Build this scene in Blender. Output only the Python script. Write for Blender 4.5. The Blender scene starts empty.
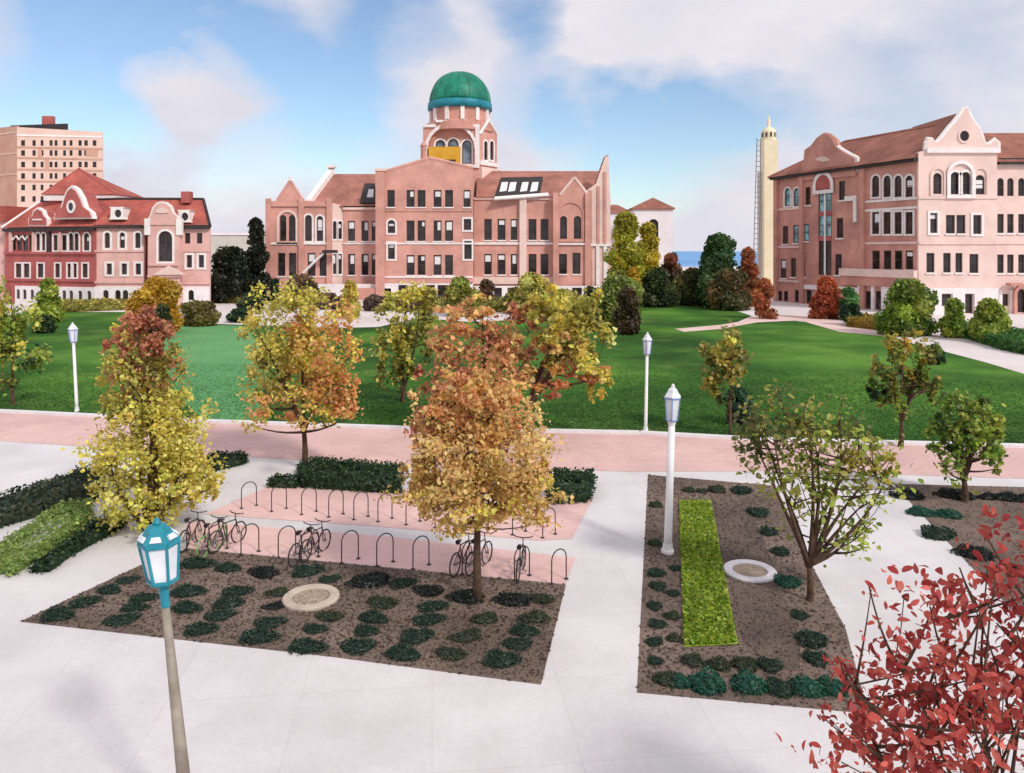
import bpy, bmesh, math, random
import numpy as np
from mathutils import Vector
from mathutils.geometry import delaunay_2d_cdt
random.seed(7)
RNG = np.random.default_rng(7)
scene = bpy.context.scene
COL = scene.collection

# ------------------------------------------------------------------ camera
W, H, FPX = 1024, 773, 760.0
# level camera with a shifted lens: verticals stay vertical
HORIZON = 251.0                  # picture row of the horizon
CAMZ = 8.2
cd = bpy.data.cameras.new('camera')
cam = bpy.data.objects.new('camera', cd)
COL.objects.link(cam)
cam.location = (0, 0, CAMZ)
cam.rotation_euler = (math.pi / 2, 0, 0)
cd.sensor_width = 36.0
cd.lens = 36.0 * FPX / W
cd.shift_y = (HORIZON - H / 2) / W
cd.clip_start = 0.1
cd.clip_end = 40000
scene.camera = cam


def ray(px, py):
    a = (px - W / 2) / FPX
    return Vector((a, 1.0, (HORIZON - py) / FPX))


def G(px, py, z=0.0):
    d = ray(px, py)
    t = (z - CAMZ) / d.z
    return Vector((d.x * t, d.y * t, z))


def at(px, py, Y):
    d = ray(px, py)
    t = Y / d.y
    return Vector((d.x * t, Y, CAMZ + d.z * t))


def ppm(Y, py=300):              # metres per picture pixel at distance Y
    return Y / FPX


# ------------------------------------------------------------------ materials
def lin(c):
    c = c / 255.0
    return c / 12.92 if c <= 0.04045 else ((c + 0.055) / 1.055) ** 2.4


def S(r, g, b, k=1.0):
    return (lin(r) * k, lin(g) * k, lin(b) * k, 1.0)


def mat_new(name):
    m = bpy.data.materials.new(name)
    m.use_nodes = True
    nt = m.node_tree
    b = nt.nodes['Principled BSDF']
    return m, nt, b


def N(nt, kind, **kw):
    n = nt.nodes.new(kind)
    for k, v in kw.items():
        setattr(n, k, v)
    return n


def noisy(name, c1, c2, scale=1.0, rough=0.8, bump=0.0, bscale=20.0, c3=None, spec=0.3, detail=6.0, metallic=0.0, fine=0.0, fscale=40.0):
    """two or three tones mixed by soft noise, in object space metres"""
    m, nt, b = mat_new(name)
    tc = N(nt, 'ShaderNodeTexCoord')
    n1 = N(nt, 'ShaderNodeTexNoise'); n1.inputs['Scale'].default_value = scale; n1.inputs['Detail'].default_value = detail
    n1.inputs['Roughness'].default_value = 0.6
    nt.links.new(tc.outputs['Object'], n1.inputs['Vector'])
    r = N(nt, 'ShaderNodeValToRGB')
    r.color_ramp.elements[0].position = 0.36; r.color_ramp.elements[0].color = c1
    r.color_ramp.elements[1].position = 0.64; r.color_ramp.elements[1].color = c2
    if c3:
        e = r.color_ramp.elements.new(0.5); e.color = c3
    nt.links.new(n1.outputs['Fac'], r.inputs['Fac'])
    out = r.outputs['Color']
    if fine > 0:
        n3 = N(nt, 'ShaderNodeTexNoise'); n3.inputs['Scale'].default_value = fscale; n3.inputs['Detail'].default_value = 4
        nt.links.new(tc.outputs['Object'], n3.inputs['Vector'])
        mr = N(nt, 'ShaderNodeMapRange'); mr.inputs['From Min'].default_value = 0.3; mr.inputs['From Max'].default_value = 0.7
        mr.inputs['To Min'].default_value = 1 - fine; mr.inputs['To Max'].default_value = 1 + fine
        nt.links.new(n3.outputs['Fac'], mr.inputs['Value'])
        vm = N(nt, 'ShaderNodeVectorMath', operation='SCALE')
        nt.links.new(out, vm.inputs[0]); nt.links.new(mr.outputs['Result'], vm.inputs['Scale'])
        out = vm.outputs['Vector']
    nt.links.new(out, b.inputs['Base Color'])
    b.inputs['Roughness'].default_value = rough
    b.inputs['Specular IOR Level'].default_value = spec
    b.inputs['Metallic'].default_value = metallic
    if bump > 0:
        n2 = N(nt, 'ShaderNodeTexNoise'); n2.inputs['Scale'].default_value = bscale; n2.inputs['Detail'].default_value = 5
        nt.links.new(tc.outputs['Object'], n2.inputs['Vector'])
        bp = N(nt, 'ShaderNodeBump'); bp.inputs['Strength'].default_value = bump; bp.inputs['Distance'].default_value = 0.05
        nt.links.new(n2.outputs['Fac'], bp.inputs['Height'])
        nt.links.new(bp.outputs['Normal'], b.inputs['Normal'])
    return m


def brick(name, ca, cb, mortar, scale=1.0, bw=0.24, bh=0.08, blotch=0.25, flat=False):
    """brick courses plus weathering; vertical walls use (x+y, z), flat paving uses (x, y)"""
    m, nt, b = mat_new(name)
    tc = N(nt, 'ShaderNodeTexCoord')
    sx = N(nt, 'ShaderNodeSeparateXYZ'); nt.links.new(tc.outputs['Object'], sx.inputs[0])
    cx = N(nt, 'ShaderNodeCombineXYZ')
    if flat:
        nt.links.new(sx.outputs['X'], cx.inputs['X']); nt.links.new(sx.outputs['Y'], cx.inputs['Y'])
    else:
        ad = N(nt, 'ShaderNodeMath', operation='ADD')
        nt.links.new(sx.outputs['X'], ad.inputs[0]); nt.links.new(sx.outputs['Y'], ad.inputs[1])
        nt.links.new(ad.outputs[0], cx.inputs['X']); nt.links.new(sx.outputs['Z'], cx.inputs['Y'])
    bt = N(nt, 'ShaderNodeTexBrick')
    nt.links.new(cx.outputs[0], bt.inputs['Vector'])
    bt.inputs['Scale'].default_value = scale
    bt.inputs['Brick Width'].default_value = bw; bt.inputs['Row Height'].default_value = bh
    bt.inputs['Mortar Size'].default_value = bh * 0.09
    bt.inputs['Color1'].default_value = ca; bt.inputs['Color2'].default_value = cb; bt.inputs['Mortar'].default_value = mortar
    n1 = N(nt, 'ShaderNodeTexNoise'); n1.inputs['Scale'].default_value = 0.28; n1.inputs['Detail'].default_value = 7; n1.inputs['Roughness'].default_value = 0.65
    nt.links.new(tc.outputs['Object'], n1.inputs['Vector'])
    mr = N(nt, 'ShaderNodeMapRange'); mr.inputs['From Min'].default_value = 0.3; mr.inputs['From Max'].default_value = 0.7
    mr.inputs['To Min'].default_value = 1 - blotch; mr.inputs['To Max'].default_value = 1 + blotch
    nt.links.new(n1.outputs['Fac'], mr.inputs['Value'])
    vm = N(nt, 'ShaderNodeVectorMath', operation='SCALE')
    nt.links.new(bt.outputs['Color'], vm.inputs[0]); nt.links.new(mr.outputs['Result'], vm.inputs['Scale'])
    nt.links.new(vm.outputs['Vector'], b.inputs['Base Color'])
    b.inputs['Roughness'].default_value = 0.85
    b.inputs['Specular IOR Level'].default_value = 0.2
    bp = N(nt, 'ShaderNodeBump'); bp.inputs['Strength'].default_value = 0.25; bp.inputs['Distance'].default_value = 0.02
    nt.links.new(bt.outputs['Fac'], bp.inputs['Height']); bp.invert = True
    nt.links.new(bp.outputs['Normal'], b.inputs['Normal'])
    return m


def tilemat(name, ca, cb, row=0.35):
    """roof tiles in courses along the height"""
    m, nt, b = mat_new(name)
    tc = N(nt, 'ShaderNodeTexCoord')
    sx = N(nt, 'ShaderNodeSeparateXYZ'); nt.links.new(tc.outputs['Object'], sx.inputs[0])
    ad = N(nt, 'ShaderNodeMath', operation='ADD')
    nt.links.new(sx.outputs['X'], ad.inputs[0]); nt.links.new(sx.outputs['Y'], ad.inputs[1])
    cx = N(nt, 'ShaderNodeCombineXYZ'); nt.links.new(ad.outputs[0], cx.inputs['X']); nt.links.new(sx.outputs['Z'], cx.inputs['Y'])
    bt = N(nt, 'ShaderNodeTexBrick'); nt.links.new(cx.outputs[0], bt.inputs['Vector'])
    bt.inputs['Scale'].default_value = 1.0
    bt.inputs['Brick Width'].default_value = 0.4; bt.inputs['Row Height'].default_value = row
    bt.inputs['Mortar Size'].default_value = 0.03
    bt.inputs['Color1'].default_value = ca; bt.inputs['Color2'].default_value = cb
    bt.inputs['Mortar'].default_value = tuple(x * 0.55 for x in ca[:3]) + (1,)
    n1 = N(nt, 'ShaderNodeTexNoise'); n1.inputs['Scale'].default_value = 0.35; n1.inputs['Detail'].default_value = 7
    nt.links.new(tc.outputs['Object'], n1.inputs['Vector'])
    mr = N(nt, 'ShaderNodeMapRange'); mr.inputs['From Min'].default_value = 0.3; mr.inputs['From Max'].default_value = 0.7
    mr.inputs['To Min'].default_value = 0.72; mr.inputs['To Max'].default_value = 1.25
    nt.links.new(n1.outputs['Fac'], mr.inputs['Value'])
    vm = N(nt, 'ShaderNodeVectorMath', operation='SCALE')
    nt.links.new(bt.outputs['Color'], vm.inputs[0]); nt.links.new(mr.outputs['Result'], vm.inputs['Scale'])
    nt.links.new(vm.outputs['Vector'], b.inputs['Base Color'])
    b.inputs['Roughness'].default_value = 0.8; b.inputs['Specular IOR Level'].default_value = 0.2
    return m


def leafmat(name, trans=0.35):
    m, nt, b = mat_new(name)
    nt.nodes.remove(b)
    out = nt.nodes['Material Output']
    a = N(nt, 'ShaderNodeAttribute'); a.attribute_name = 'tint'
    d = N(nt, 'ShaderNodeBsdfDiffuse'); t = N(nt, 'ShaderNodeBsdfTranslucent'); g = N(nt, 'ShaderNodeBsdfGlossy')
    g.inputs['Roughness'].default_value = 0.5
    nt.links.new(a.outputs['Color'], d.inputs['Color']); nt.links.new(a.outputs['Color'], t.inputs['Color'])
    mx = N(nt, 'ShaderNodeMixShader'); mx.inputs[0].default_value = trans
    nt.links.new(d.outputs[0], mx.inputs[1]); nt.links.new(t.outputs[0], mx.inputs[2])
    mx2 = N(nt, 'ShaderNodeMixShader'); mx2.inputs[0].default_value = 0.03
    nt.links.new(mx.outputs[0], mx2.inputs[1]); nt.links.new(g.outputs[0], mx2.inputs[2])
    nt.links.new(mx2.outputs[0], out.inputs['Surface'])
    return m


def glassmat(name, c, rough=0.08):
    m, nt, b = mat_new(name)
    tc = N(nt, 'ShaderNodeTexCoord')
    n1 = N(nt, 'ShaderNodeTexNoise'); n1.inputs['Scale'].default_value = 0.7
    nt.links.new(tc.outputs['Object'], n1.inputs['Vector'])
    r = N(nt, 'ShaderNodeValToRGB')
    r.color_ramp.elements[0].position = 0.4; r.color_ramp.elements[0].color = tuple(x * 0.55 for x in c[:3]) + (1,)
    r.color_ramp.elements[1].position = 0.62; r.color_ramp.elements[1].color = tuple(min(1, x * 1.5) for x in c[:3]) + (1,)
    nt.links.new(n1.outputs['Fac'], r.inputs['Fac']); nt.links.new(r.outputs['Color'], b.inputs['Base Color'])
    b.inputs['Roughness'].default_value = rough
    b.inputs['Specular IOR Level'].default_value = 0.5
    return m


M = {}
M['brick_pink'] = brick('pink_brick', S(208, 153, 139), S(198, 142, 130), S(208, 170, 158), blotch=0.24)
M['brick_pale'] = brick('pale_pink_brick', S(230, 202, 192), S(222, 192, 182), S(232, 210, 202), blotch=0.13)
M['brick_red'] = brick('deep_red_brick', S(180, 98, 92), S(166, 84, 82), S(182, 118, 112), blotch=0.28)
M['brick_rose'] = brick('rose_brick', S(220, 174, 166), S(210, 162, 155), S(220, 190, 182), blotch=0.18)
M['brick_warm'] = brick('warm_brick', S(202, 144, 130), S(190, 132, 118), S(202, 162, 148), blotch=0.26)
M['stone_white'] = noisy('white_stone', S(222, 214, 214), S(238, 232, 232), 0.8, 0.8, 0.2, 6, fine=0.05, fscale=6)
M['stone_trim'] = noisy('trim_stone', S(226, 216, 214), S(240, 234, 232), 1.2, 0.75, fine=0.05, fscale=5)
M['stone_cream'] = noisy('cream_stone', S(226, 214, 178), S(236, 226, 196), 0.5, 0.8, 0.1, 5, fine=0.05, fscale=3)
M['stone_tan_shade'] = noisy('tan_stone_shade', S(188, 144, 124), S(200, 160, 140), 0.25, 0.85, fine=0.06, fscale=2)  # tan trim, also the block's left face with shade put into its colour
M['stone_buff'] = noisy('buff_panel', S(214, 184, 168), S(224, 196, 182), 0.2, 0.85, fine=0.05, fscale=2)
M['plaster_white'] = noisy('white_plaster', S(222, 218, 220), S(234, 230, 232), 0.3, 0.8, fine=0.04, fscale=3)
M['plaster_grey'] = noisy('grey_plaster', S(186, 182, 172), S(200, 196, 188), 0.3, 0.85, fine=0.05, fscale=2)
M['roof_brown'] = tilemat('brown_tile', S(176, 122, 108), S(162, 110, 98))
M['roof_red'] = tilemat('red_tile', S(182, 100, 88), S(168, 88, 78))
M['roof_dark'] = tilemat('brown_slate', S(164, 110, 94), S(148, 98, 84))
M['dark'] = noisy('dark_metal', S(46, 42, 42), S(62, 56, 56), 2, 0.6)
M['iron'] = noisy('grey_iron', S(58, 52, 56), S(76, 68, 72), 8, 0.5, metallic=0.3)
M['glass'] = glassmat('dark_glass', S(46, 40, 40))
M['glass_blue'] = glassmat('blue_glass', S(130, 180, 190), 0.12)
M['glass_slate'] = glassmat('slate_glass', S(104, 116, 130), 0.12)
M['frame_dark'] = noisy('dark_sash', S(66, 54, 52), S(82, 68, 64), 3, 0.6)
M['frame_white'] = noisy('white_sash', S(222, 218, 216), S(236, 232, 230), 3, 0.6)
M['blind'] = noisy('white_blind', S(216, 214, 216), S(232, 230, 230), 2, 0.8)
M['copper'] = noisy('green_copper', S(20, 104, 84), S(36, 142, 112), 0.35, 0.5, fine=0.12, fscale=1.2, c3=S(26, 124, 98))
M['copper_blue'] = noisy('blue_copper', S(24, 112, 132), S(44, 142, 158), 0.5, 0.5, fine=0.1, fscale=2)
M['gold'] = noisy('ochre_stone', S(204, 152, 40), S(216, 170, 62), 0.8, 0.7)
M['concrete'] = None
M['kerb'] = noisy('kerb_stone', S(214, 210, 212), S(228, 224, 226), 1.2, 0.8, 0.2, 12, fine=0.06, fscale=9)
M['forecourt'] = noisy('pale_paving', S(206, 196, 194), S(222, 212, 210), 0.05, 0.9, fine=0.06, fscale=1.5)
M['path_pink'] = noisy('pinkish_path', S(214, 184, 174), S(226, 200, 194), 0.3, 0.9, fine=0.05, fscale=4)
M['walk_brick'] = brick('walk_pavers', S(214, 178, 172), S(206, 168, 162), S(216, 188, 182), bw=0.4, bh=0.2, blotch=0.14, flat=True)
M['pad_brick'] = brick('pad_pavers', S(222, 184, 178), S(214, 176, 170), S(222, 192, 186), bw=0.3, bh=0.15, blotch=0.13, flat=True)
M['soil'] = noisy('mulch_soil', S(98, 84, 76), S(132, 115, 104), 0.35, 0.95, 0.8, 14, c3=S(115, 99, 89), fine=0.2, fscale=22)
M['bark'] = noisy('dark_bark', S(66, 50, 40), S(98, 76, 60), 6, 0.9, 0.6, 30)
M['bark_grey'] = noisy('grey_bark', S(82, 66, 54), S(112, 92, 76), 6, 0.9, 0.6, 30)
M['leaf'] = leafmat('leaf', 0.5)
M['teal'] = noisy('teal_paint', S(30, 122, 140), S(44, 140, 156), 3, 0.4, fine=0.06)
M['pole_white'] = noisy('white_paint', S(220, 218, 220), S(234, 232, 232), 3, 0.5, fine=0.04)
M['pole_olive'] = noisy('weathered_pole', S(118, 108, 96), S(158, 148, 136), 1.2, 0.6, fine=0.14, fscale=10)
M['blue_paint'] = noisy('blue_paint', S(106, 136, 196), S(128, 156, 208), 3, 0.5)
M['lantern_glass'] = noisy('frosted_glass', S(206, 210, 216), S(226, 230, 234), 3, 0.25, spec=0.5)
M['rubber'] = noisy('tyre_rubber', S(40, 38, 38), S(56, 54, 52), 10, 0.8)
M['rubber_green'] = noisy('green_tyre', S(110, 160, 80), S(130, 176, 98), 10, 0.7)
M['bike_black'] = noisy('black_enamel', S(44, 38, 42), S(60, 52, 56), 6, 0.35)
M['bike_plum'] = noisy('plum_enamel', S(84, 54, 62), S(100, 66, 74), 6, 0.35)
M['bike_grey'] = noisy('grey_enamel', S(116, 110, 112), S(132, 126, 128), 6, 0.35)
M['water'] = noisy('sea_water', S(100, 150, 200), S(122, 170, 214), 0.01, 0.6, 0.1, 0.3, spec=0.1)


def lawn_material():
    m, nt, b = mat_new('lawn_grass')
    tc = N(nt, 'ShaderNodeTexCoord')
    n1 = N(nt, 'ShaderNodeTexNoise'); n1.inputs['Scale'].default_value = 0.055; n1.inputs['Detail'].default_value = 6; n1.inputs['Roughness'].default_value = 0.6
    nt.links.new(tc.outputs['Object'], n1.inputs['Vector'])
    r = N(nt, 'ShaderNodeValToRGB')
    r.color_ramp.elements[0].position = 0.40; r.color_ramp.elements[0].color = S(42, 76, 30)
    r.color_ramp.elements[1].position = 0.62; r.color_ramp.elements[1].color = S(92, 134, 52)
    e = r.color_ramp.elements.new(0.5); e.color = S(60, 102, 38)
    nt.links.new(n1.outputs['Fac'], r.inputs['Fac'])
    n3 = N(nt, 'ShaderNodeTexNoise'); n3.inputs['Scale'].default_value = 5.0; n3.inputs['Detail'].default_value = 6; n3.inputs['Roughness'].default_value = 0.7
    nt.links.new(tc.outputs['Object'], n3.inputs['Vector'])
    mr = N(nt, 'ShaderNodeMapRange'); mr.inputs['From Min'].default_value = 0.25; mr.inputs['From Max'].default_value = 0.75
    mr.inputs['To Min'].default_value = 0.6; mr.inputs['To Max'].default_value = 1.4
    nt.links.new(n3.outputs['Fac'], mr.inputs['Value'])
    n4 = N(nt, 'ShaderNodeTexNoise'); n4.inputs['Scale'].default_value = 0.16; n4.inputs['Detail'].default_value = 8; n4.inputs['Roughness'].default_value = 0.7
    nt.links.new(tc.outputs['Object'], n4.inputs['Vector'])
    m4 = N(nt, 'ShaderNodeMapRange'); m4.inputs['From Min'].default_value = 0.52; m4.inputs['From Max'].default_value = 0.72; m4.inputs['To Max'].default_value = 0.55
    nt.links.new(n4.outputs['Fac'], m4.inputs['Value'])
    dry = N(nt, 'ShaderNodeMix', data_type='RGBA'); dry.inputs['B'].default_value = S(122, 142, 70)
    nt.links.new(m4.outputs['Result'], dry.inputs['Factor']); nt.links.new(r.outputs['Color'], dry.inputs['A'])
    vm = N(nt, 'ShaderNodeVectorMath', operation='SCALE')
    nt.links.new(dry.outputs['Result'], vm.inputs[0]); nt.links.new(mr.outputs['Result'], vm.inputs['Scale'])
    nt.links.new(vm.outputs['Vector'], b.inputs['Base Color'])
    b.inputs['Roughness'].default_value = 0.95; b.inputs['Specular IOR Level'].default_value = 0.1
    n2 = N(nt, 'ShaderNodeTexNoise'); n2.inputs['Scale'].default_value = 14; n2.inputs['Detail'].default_value = 4
    nt.links.new(tc.outputs['Object'], n2.inputs['Vector'])
    bp = N(nt, 'ShaderNodeBump'); bp.inputs['Strength'].default_value = 0.6; bp.inputs['Distance'].default_value = 0.06
    nt.links.new(n2.outputs['Fac'], bp.inputs['Height']); nt.links.new(bp.outputs['Normal'], b.inputs['Normal'])
    return m


M['lawn'] = lawn_material()


def plaza_material():
    m = noisy('plaza_concrete', S(204, 199, 199), S(219, 215, 215), 0.35, 0.85, 0.12, 30, fine=0.035, fscale=9)
    nt = m.node_tree; b = nt.nodes['Principled BSDF']
    src = b.inputs['Base Color'].links[0].from_socket
    tc = N(nt, 'ShaderNodeTexCoord'); mp = N(nt, 'ShaderNodeMapping'); mp.inputs['Rotation'].default_value = (0, 0, math.radians(-6))
    nt.links.new(tc.outputs['Object'], mp.inputs['Vector'])
    bt = N(nt, 'ShaderNodeTexBrick'); bt.offset = 0.0; bt.inputs['Scale'].default_value = 1.0; bt.inputs['Brick Width'].default_value = 2.4; bt.inputs['Row Height'].default_value = 2.4
    bt.inputs['Mortar Size'].default_value = 0.012
    bt.inputs['Color1'].default_value = (1, 1, 1, 1); bt.inputs['Color2'].default_value = (0.965, 0.965, 0.965, 1); bt.inputs['Mortar'].default_value = (0.9, 0.89, 0.89, 1)
    nt.links.new(mp.outputs[0], bt.inputs['Vector'])
    mx = N(nt, 'ShaderNodeVectorMath', operation='MULTIPLY'); nt.links.new(src, mx.inputs[0]); nt.links.new(bt.outputs['Color'], mx.inputs[1])
    nt.links.new(mx.outputs[0], b.inputs['Base Color'])
    return m


M['concrete'] = plaza_material()
M['lawn_pale'] = noisy('pale_lawn', S(82, 140, 84), S(104, 158, 100), 0.1, 0.95, 0.6, 14, fine=0.3, fscale=5)
M['lawn_bright'] = noisy('bright_turf', S(122, 150, 40), S(168, 190, 62), 0.7, 0.95, 0.6, 20, c3=S(140, 170, 48), fine=0.2, fscale=10)


# ------------------------------------------------------------------ object helpers
def origin(o):
    v = Vector((0, 0, 0))
    while o is not None:
        v += o.location
        o = o.parent
    return v


class MB:
    def __init__(self):
        self.v = []; self.f = []

    def add(self, vs, fs):
        k = len(self.v)
        self.v.extend(Vector(p) for p in vs)
        self.f.extend([tuple(i + k for i in f) for f in fs])

    def box(self, c, s, rz=0.0):
        c = Vector(c); hx, hy, hz = s[0] / 2, s[1] / 2, s[2] / 2
        ca, sa = math.cos(rz), math.sin(rz)
        vs = []
        for z in (-hz, hz):
            for x, y in ((-hx, -hy), (hx, -hy), (hx, hy), (-hx, hy)):
                vs.append(c + Vector((x * ca - y * sa, x * sa + y * ca, z)))
        self.add(vs, [(0, 3, 2, 1), (4, 5, 6, 7), (0, 1, 5, 4), (1, 2, 6, 5), (2, 3, 7, 6), (3, 0, 4, 7)])

    def hexa(self, p):          # 8 points: bottom 4 then top 4
        self.add(p, [(0, 3, 2, 1), (4, 5, 6, 7), (0, 1, 5, 4), (1, 2, 6, 5), (2, 3, 7, 6), (3, 0, 4, 7)])

    def prism(self, poly, z0, z1):
        n = len(poly)
        vs = [(p[0], p[1], z0) for p in poly] + [(p[0], p[1], z1) for p in poly]
        fs = [tuple(range(n - 1, -1, -1)), tuple(range(n, 2 * n))]
        fs += [(i, (i + 1) % n, n + (i + 1) % n, n + i) for i in range(n)]
        self.add(vs, fs)

    def tube(self, pts, radii, n=7, cap=True):
        pts = [Vector(p) for p in pts]
        if not hasattr(radii, '__len__'):
            radii = [radii] * len(pts)
        k0 = len(self.v)
        up = Vector((0.13, 0.31, 1)).normalized()
        for i, p in enumerate(pts):
            if i == 0: t = pts[1] - pts[0]
            elif i == len(pts) - 1: t = pts[-1] - pts[-2]
            else: t = pts[i + 1] - pts[i - 1]
            t.normalize()
            a = t.cross(up)
            if a.length < 0.05: a = t.cross(Vector((1, 0, 0)))
            a.normalize(); b = t.cross(a)
            for k in range(n):
                w = 2 * math.pi * k / n
                self.v.append(p + (a * math.cos(w) + b * math.sin(w)) * radii[i])
        for i in range(len(pts) - 1):
            for k in range(n):
                self.f.append((k0 + i * n + k, k0 + i * n + (k + 1) % n, k0 + (i + 1) * n + (k + 1) % n, k0 + (i + 1) * n + k))
        if cap:
            self.f.append(tuple(k0 + k for k in range(n - 1, -1, -1)))
            self.f.append(tuple(k0 + (len(pts) - 1) * n + k for k in range(n)))

    def lathe(self, c, prof, n=24, rot=0.0, cap=True):
        c = Vector(c); k0 = len(self.v)
        for r, z in prof:
            for k in range(n):
                w = 2 * math.pi * k / n + rot
                self.v.append(c + Vector((math.cos(w) * r, math.sin(w) * r, z)))
        for i in range(len(prof) - 1):
            for k in range(n):
                self.f.append((k0 + i * n + k, k0 + i * n + (k + 1) % n, k0 + (i + 1) * n + (k + 1) % n, k0 + (i + 1) * n + k))
        if cap:
            self.f.append(tuple(k0 + k for k in range(n - 1, -1, -1)))
            self.f.append(tuple(k0 + (len(prof) - 1) * n + k for k in range(n)))

    def build(self, name, m, parent=None, smooth=False, loc=None):
        base = origin(parent) if parent is not None else Vector((0, 0, 0))
        if loc is not None: base = Vector(loc)
        me = bpy.data.meshes.new(name)
        me.from_pydata([tuple(p - base) for p in self.v], [], self.f)
        bm = bmesh.new(); bm.from_mesh(me)
        bmesh.ops.recalc_face_normals(bm, faces=bm.faces)
        bm.to_mesh(me); bm.free()
        return link(name, me, m, parent, smooth, loc)


def link(name, me, m, parent=None, smooth=False, loc=None):
    me.name = name
    if not me.materials: me.materials.append(m)
    if smooth:
        me.polygons.foreach_set('use_smooth', [True] * len(me.polygons))
    me.update()
    o = bpy.data.objects.new(name, me)
    COL.objects.link(o)
    if parent is not None: o.parent = parent
    if loc is not None: o.location = loc
    return o


def tag(o, label=None, cat=None, group=None, kind=None):
    if label: o['label'] = label
    if cat: o['category'] = cat
    if group: o['group'] = group
    if kind: o['kind'] = kind
    return o


def empty(name, loc, label, cat, group=None):
    o = bpy.data.objects.new(name, None)
    o.empty_display_size = 0.3
    COL.objects.link(o); o.location = loc
    return tag(o, label, cat, group)


def sheet(name, pts, z, m, px=True, sub=False):
    """one flat sheet on the ground; kind = structure"""
    P = [G(*p) for p in pts] if px else [Vector((p[0], p[1], 0)) for p in pts]
    mb = MB()
    mb.add([(p.x, p.y, z) for p in P], [tuple(range(len(P)))])
    o = mb.build(name, m)
    if o.data.polygons[0].normal.z < 0: o.data.flip_normals()
    tag(o, kind='structure')
    return o


# ------------------------------------------------------------------ leaves
LEAF = np.array([[0, 0, 0], [-0.30, 0.28, 0.05], [-0.26, 0.70, 0.06], [0, 1.0, -0.02], [0.26, 0.70, 0.06], [0.30, 0.28, 0.05]])
LEAF[:, 1] -= 0.5
LEAFQ = np.array([[0, 1, 2, 3], [0, 3, 4, 5]])
_lv = []
for t_ in (0.0, 0.16, 0.4, 0.66, 0.87, 1.0):            # a finer leaf for near trees: oval, folded on the midrib, tip curling down
    wv = 0.36 * (math.sin(math.pi * t_ ** 0.85) ** 0.8 if 0 < t_ < 1 else 0.0) + 0.004
    for s_ in (-1, 0, 1): _lv.append((s_ * wv, t_ - 0.5, 0.10 * abs(s_) * wv * 2 - 0.35 * (t_ - 0.35) ** 2))
LEAF_FINE = np.array(_lv)
LEAFQ_FINE = np.array([(r * 3 + c, r * 3 + c + 1, r * 3 + c + 4, r * 3 + c + 3) for r in range(5) for c in range(2)])


def leaf_mesh(name, pos, size, tint, m, parent=None, loc=None, up=0.35, core=None, fine=False, wide=1.0):
    """many leaves in one mesh: pos (n,3) world, size (n,), tint (n,3)"""
    n = len(pos)
    base = np.array(origin(parent) if parent is not None else (loc if loc is not None else (0, 0, 0)))
    nrm = RNG.normal(size=(n, 3)); nrm[:, 2] = np.abs(nrm[:, 2]) + up
    nrm /= np.linalg.norm(nrm, axis=1)[:, None]
    t = RNG.normal(size=(n, 3)); t -= (t * nrm).sum(1)[:, None] * nrm
    t /= np.linalg.norm(t, axis=1)[:, None] + 1e-9
    s = np.cross(nrm, t)
    LF, q = (LEAF_FINE, LEAFQ_FINE) if fine else (LEAF, LEAFQ)
    nv = len(LF)
    L = LF[None] * size[:, None, None]
    wid = RNG.uniform(0.8, 1.35, (n, 1, 1)) * wide
    V = pos[:, None, :] - base + L[:, :, 0:1] * s[:, None, :] * wid + L[:, :, 1:2] * t[:, None, :] + L[:, :, 2:3] * nrm[:, None, :]
    V = V.reshape(-1, 3)
    F = (np.arange(n)[:, None, None] * nv + q[None]).reshape(-1, 4)
    C = np.repeat(np.concatenate([tint, np.ones((n, 1))], 1), nv, axis=0)
    if core is not None:
        cv, cf, cc = core
        k = len(V)
        V = np.concatenate([V, cv - base]); 
        F = np.concatenate([F, np.asarray(cf) + k])
        C = np.concatenate([C, np.concatenate([cc, np.ones((len(cc), 1))], 1)])
    me = bpy.data.meshes.new(name)
    me.vertices.add(len(V)); me.vertices.foreach_set('co', V.astype(np.float32).ravel())
    me.loops.add(F.size); me.loops.foreach_set('vertex_index', F.astype(np.int32).ravel())
    me.polygons.add(len(F))
    me.polygons.foreach_set('loop_start', np.arange(0, F.size, 4, dtype=np.int32))
    try:
        me.polygons.foreach_set('loop_total', np.full(len(F), 4, dtype=np.int32))
    except Exception:
        pass
    at_ = me.attributes.new('tint', 'FLOAT_COLOR', 'POINT')
    at_.data.foreach_set('color', C.astype(np.float32).ravel())
    me.update(calc_edges=True); me.validate()
    return link(name, me, m, parent, loc=loc)


def tints(cols, n, jit=0.16, w=None):
    cols = np.array([c[:3] for c in cols])
    i = RNG.choice(len(cols), n, p=w)
    f = np.clip(RNG.normal(1, jit, (n, 1)), 0.55, 1.6)
    return np.clip(cols[i] * f * RNG.normal(1, 0.05, (n, 3)), 0.003, 0.95)


# leaf colours (real leaf reflectances)
YEL = [S(210, 198, 98), S(196, 182, 84), S(170, 160, 76), S(216, 206, 124)]
OLV = [S(158, 154, 76), S(132, 130, 62), S(178, 172, 90), S(108, 110, 54)]
TAN = [S(214, 182, 122), S(202, 168, 106), S(214, 190, 122), S(194, 152, 104)]
RUS = [S(184, 124, 96), S(170, 106, 82), S(202, 150, 108), S(156, 94, 76)]
ORG = [S(218, 166, 110), S(208, 150, 100), S(206, 172, 98), S(194, 130, 88)]
RED = [S(172, 78, 68), S(152, 60, 54), S(188, 96, 84), S(140, 50, 48)]
GRN = [S(112, 146, 58), S(92, 128, 50), S(136, 162, 66), S(76, 110, 46)]
LIM = [S(158, 172, 72), S(138, 156, 60), S(176, 186, 88), S(116, 138, 54)]
DKG = [S(52, 80, 50), S(42, 68, 46), S(66, 94, 54), S(36, 58, 42)]
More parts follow.
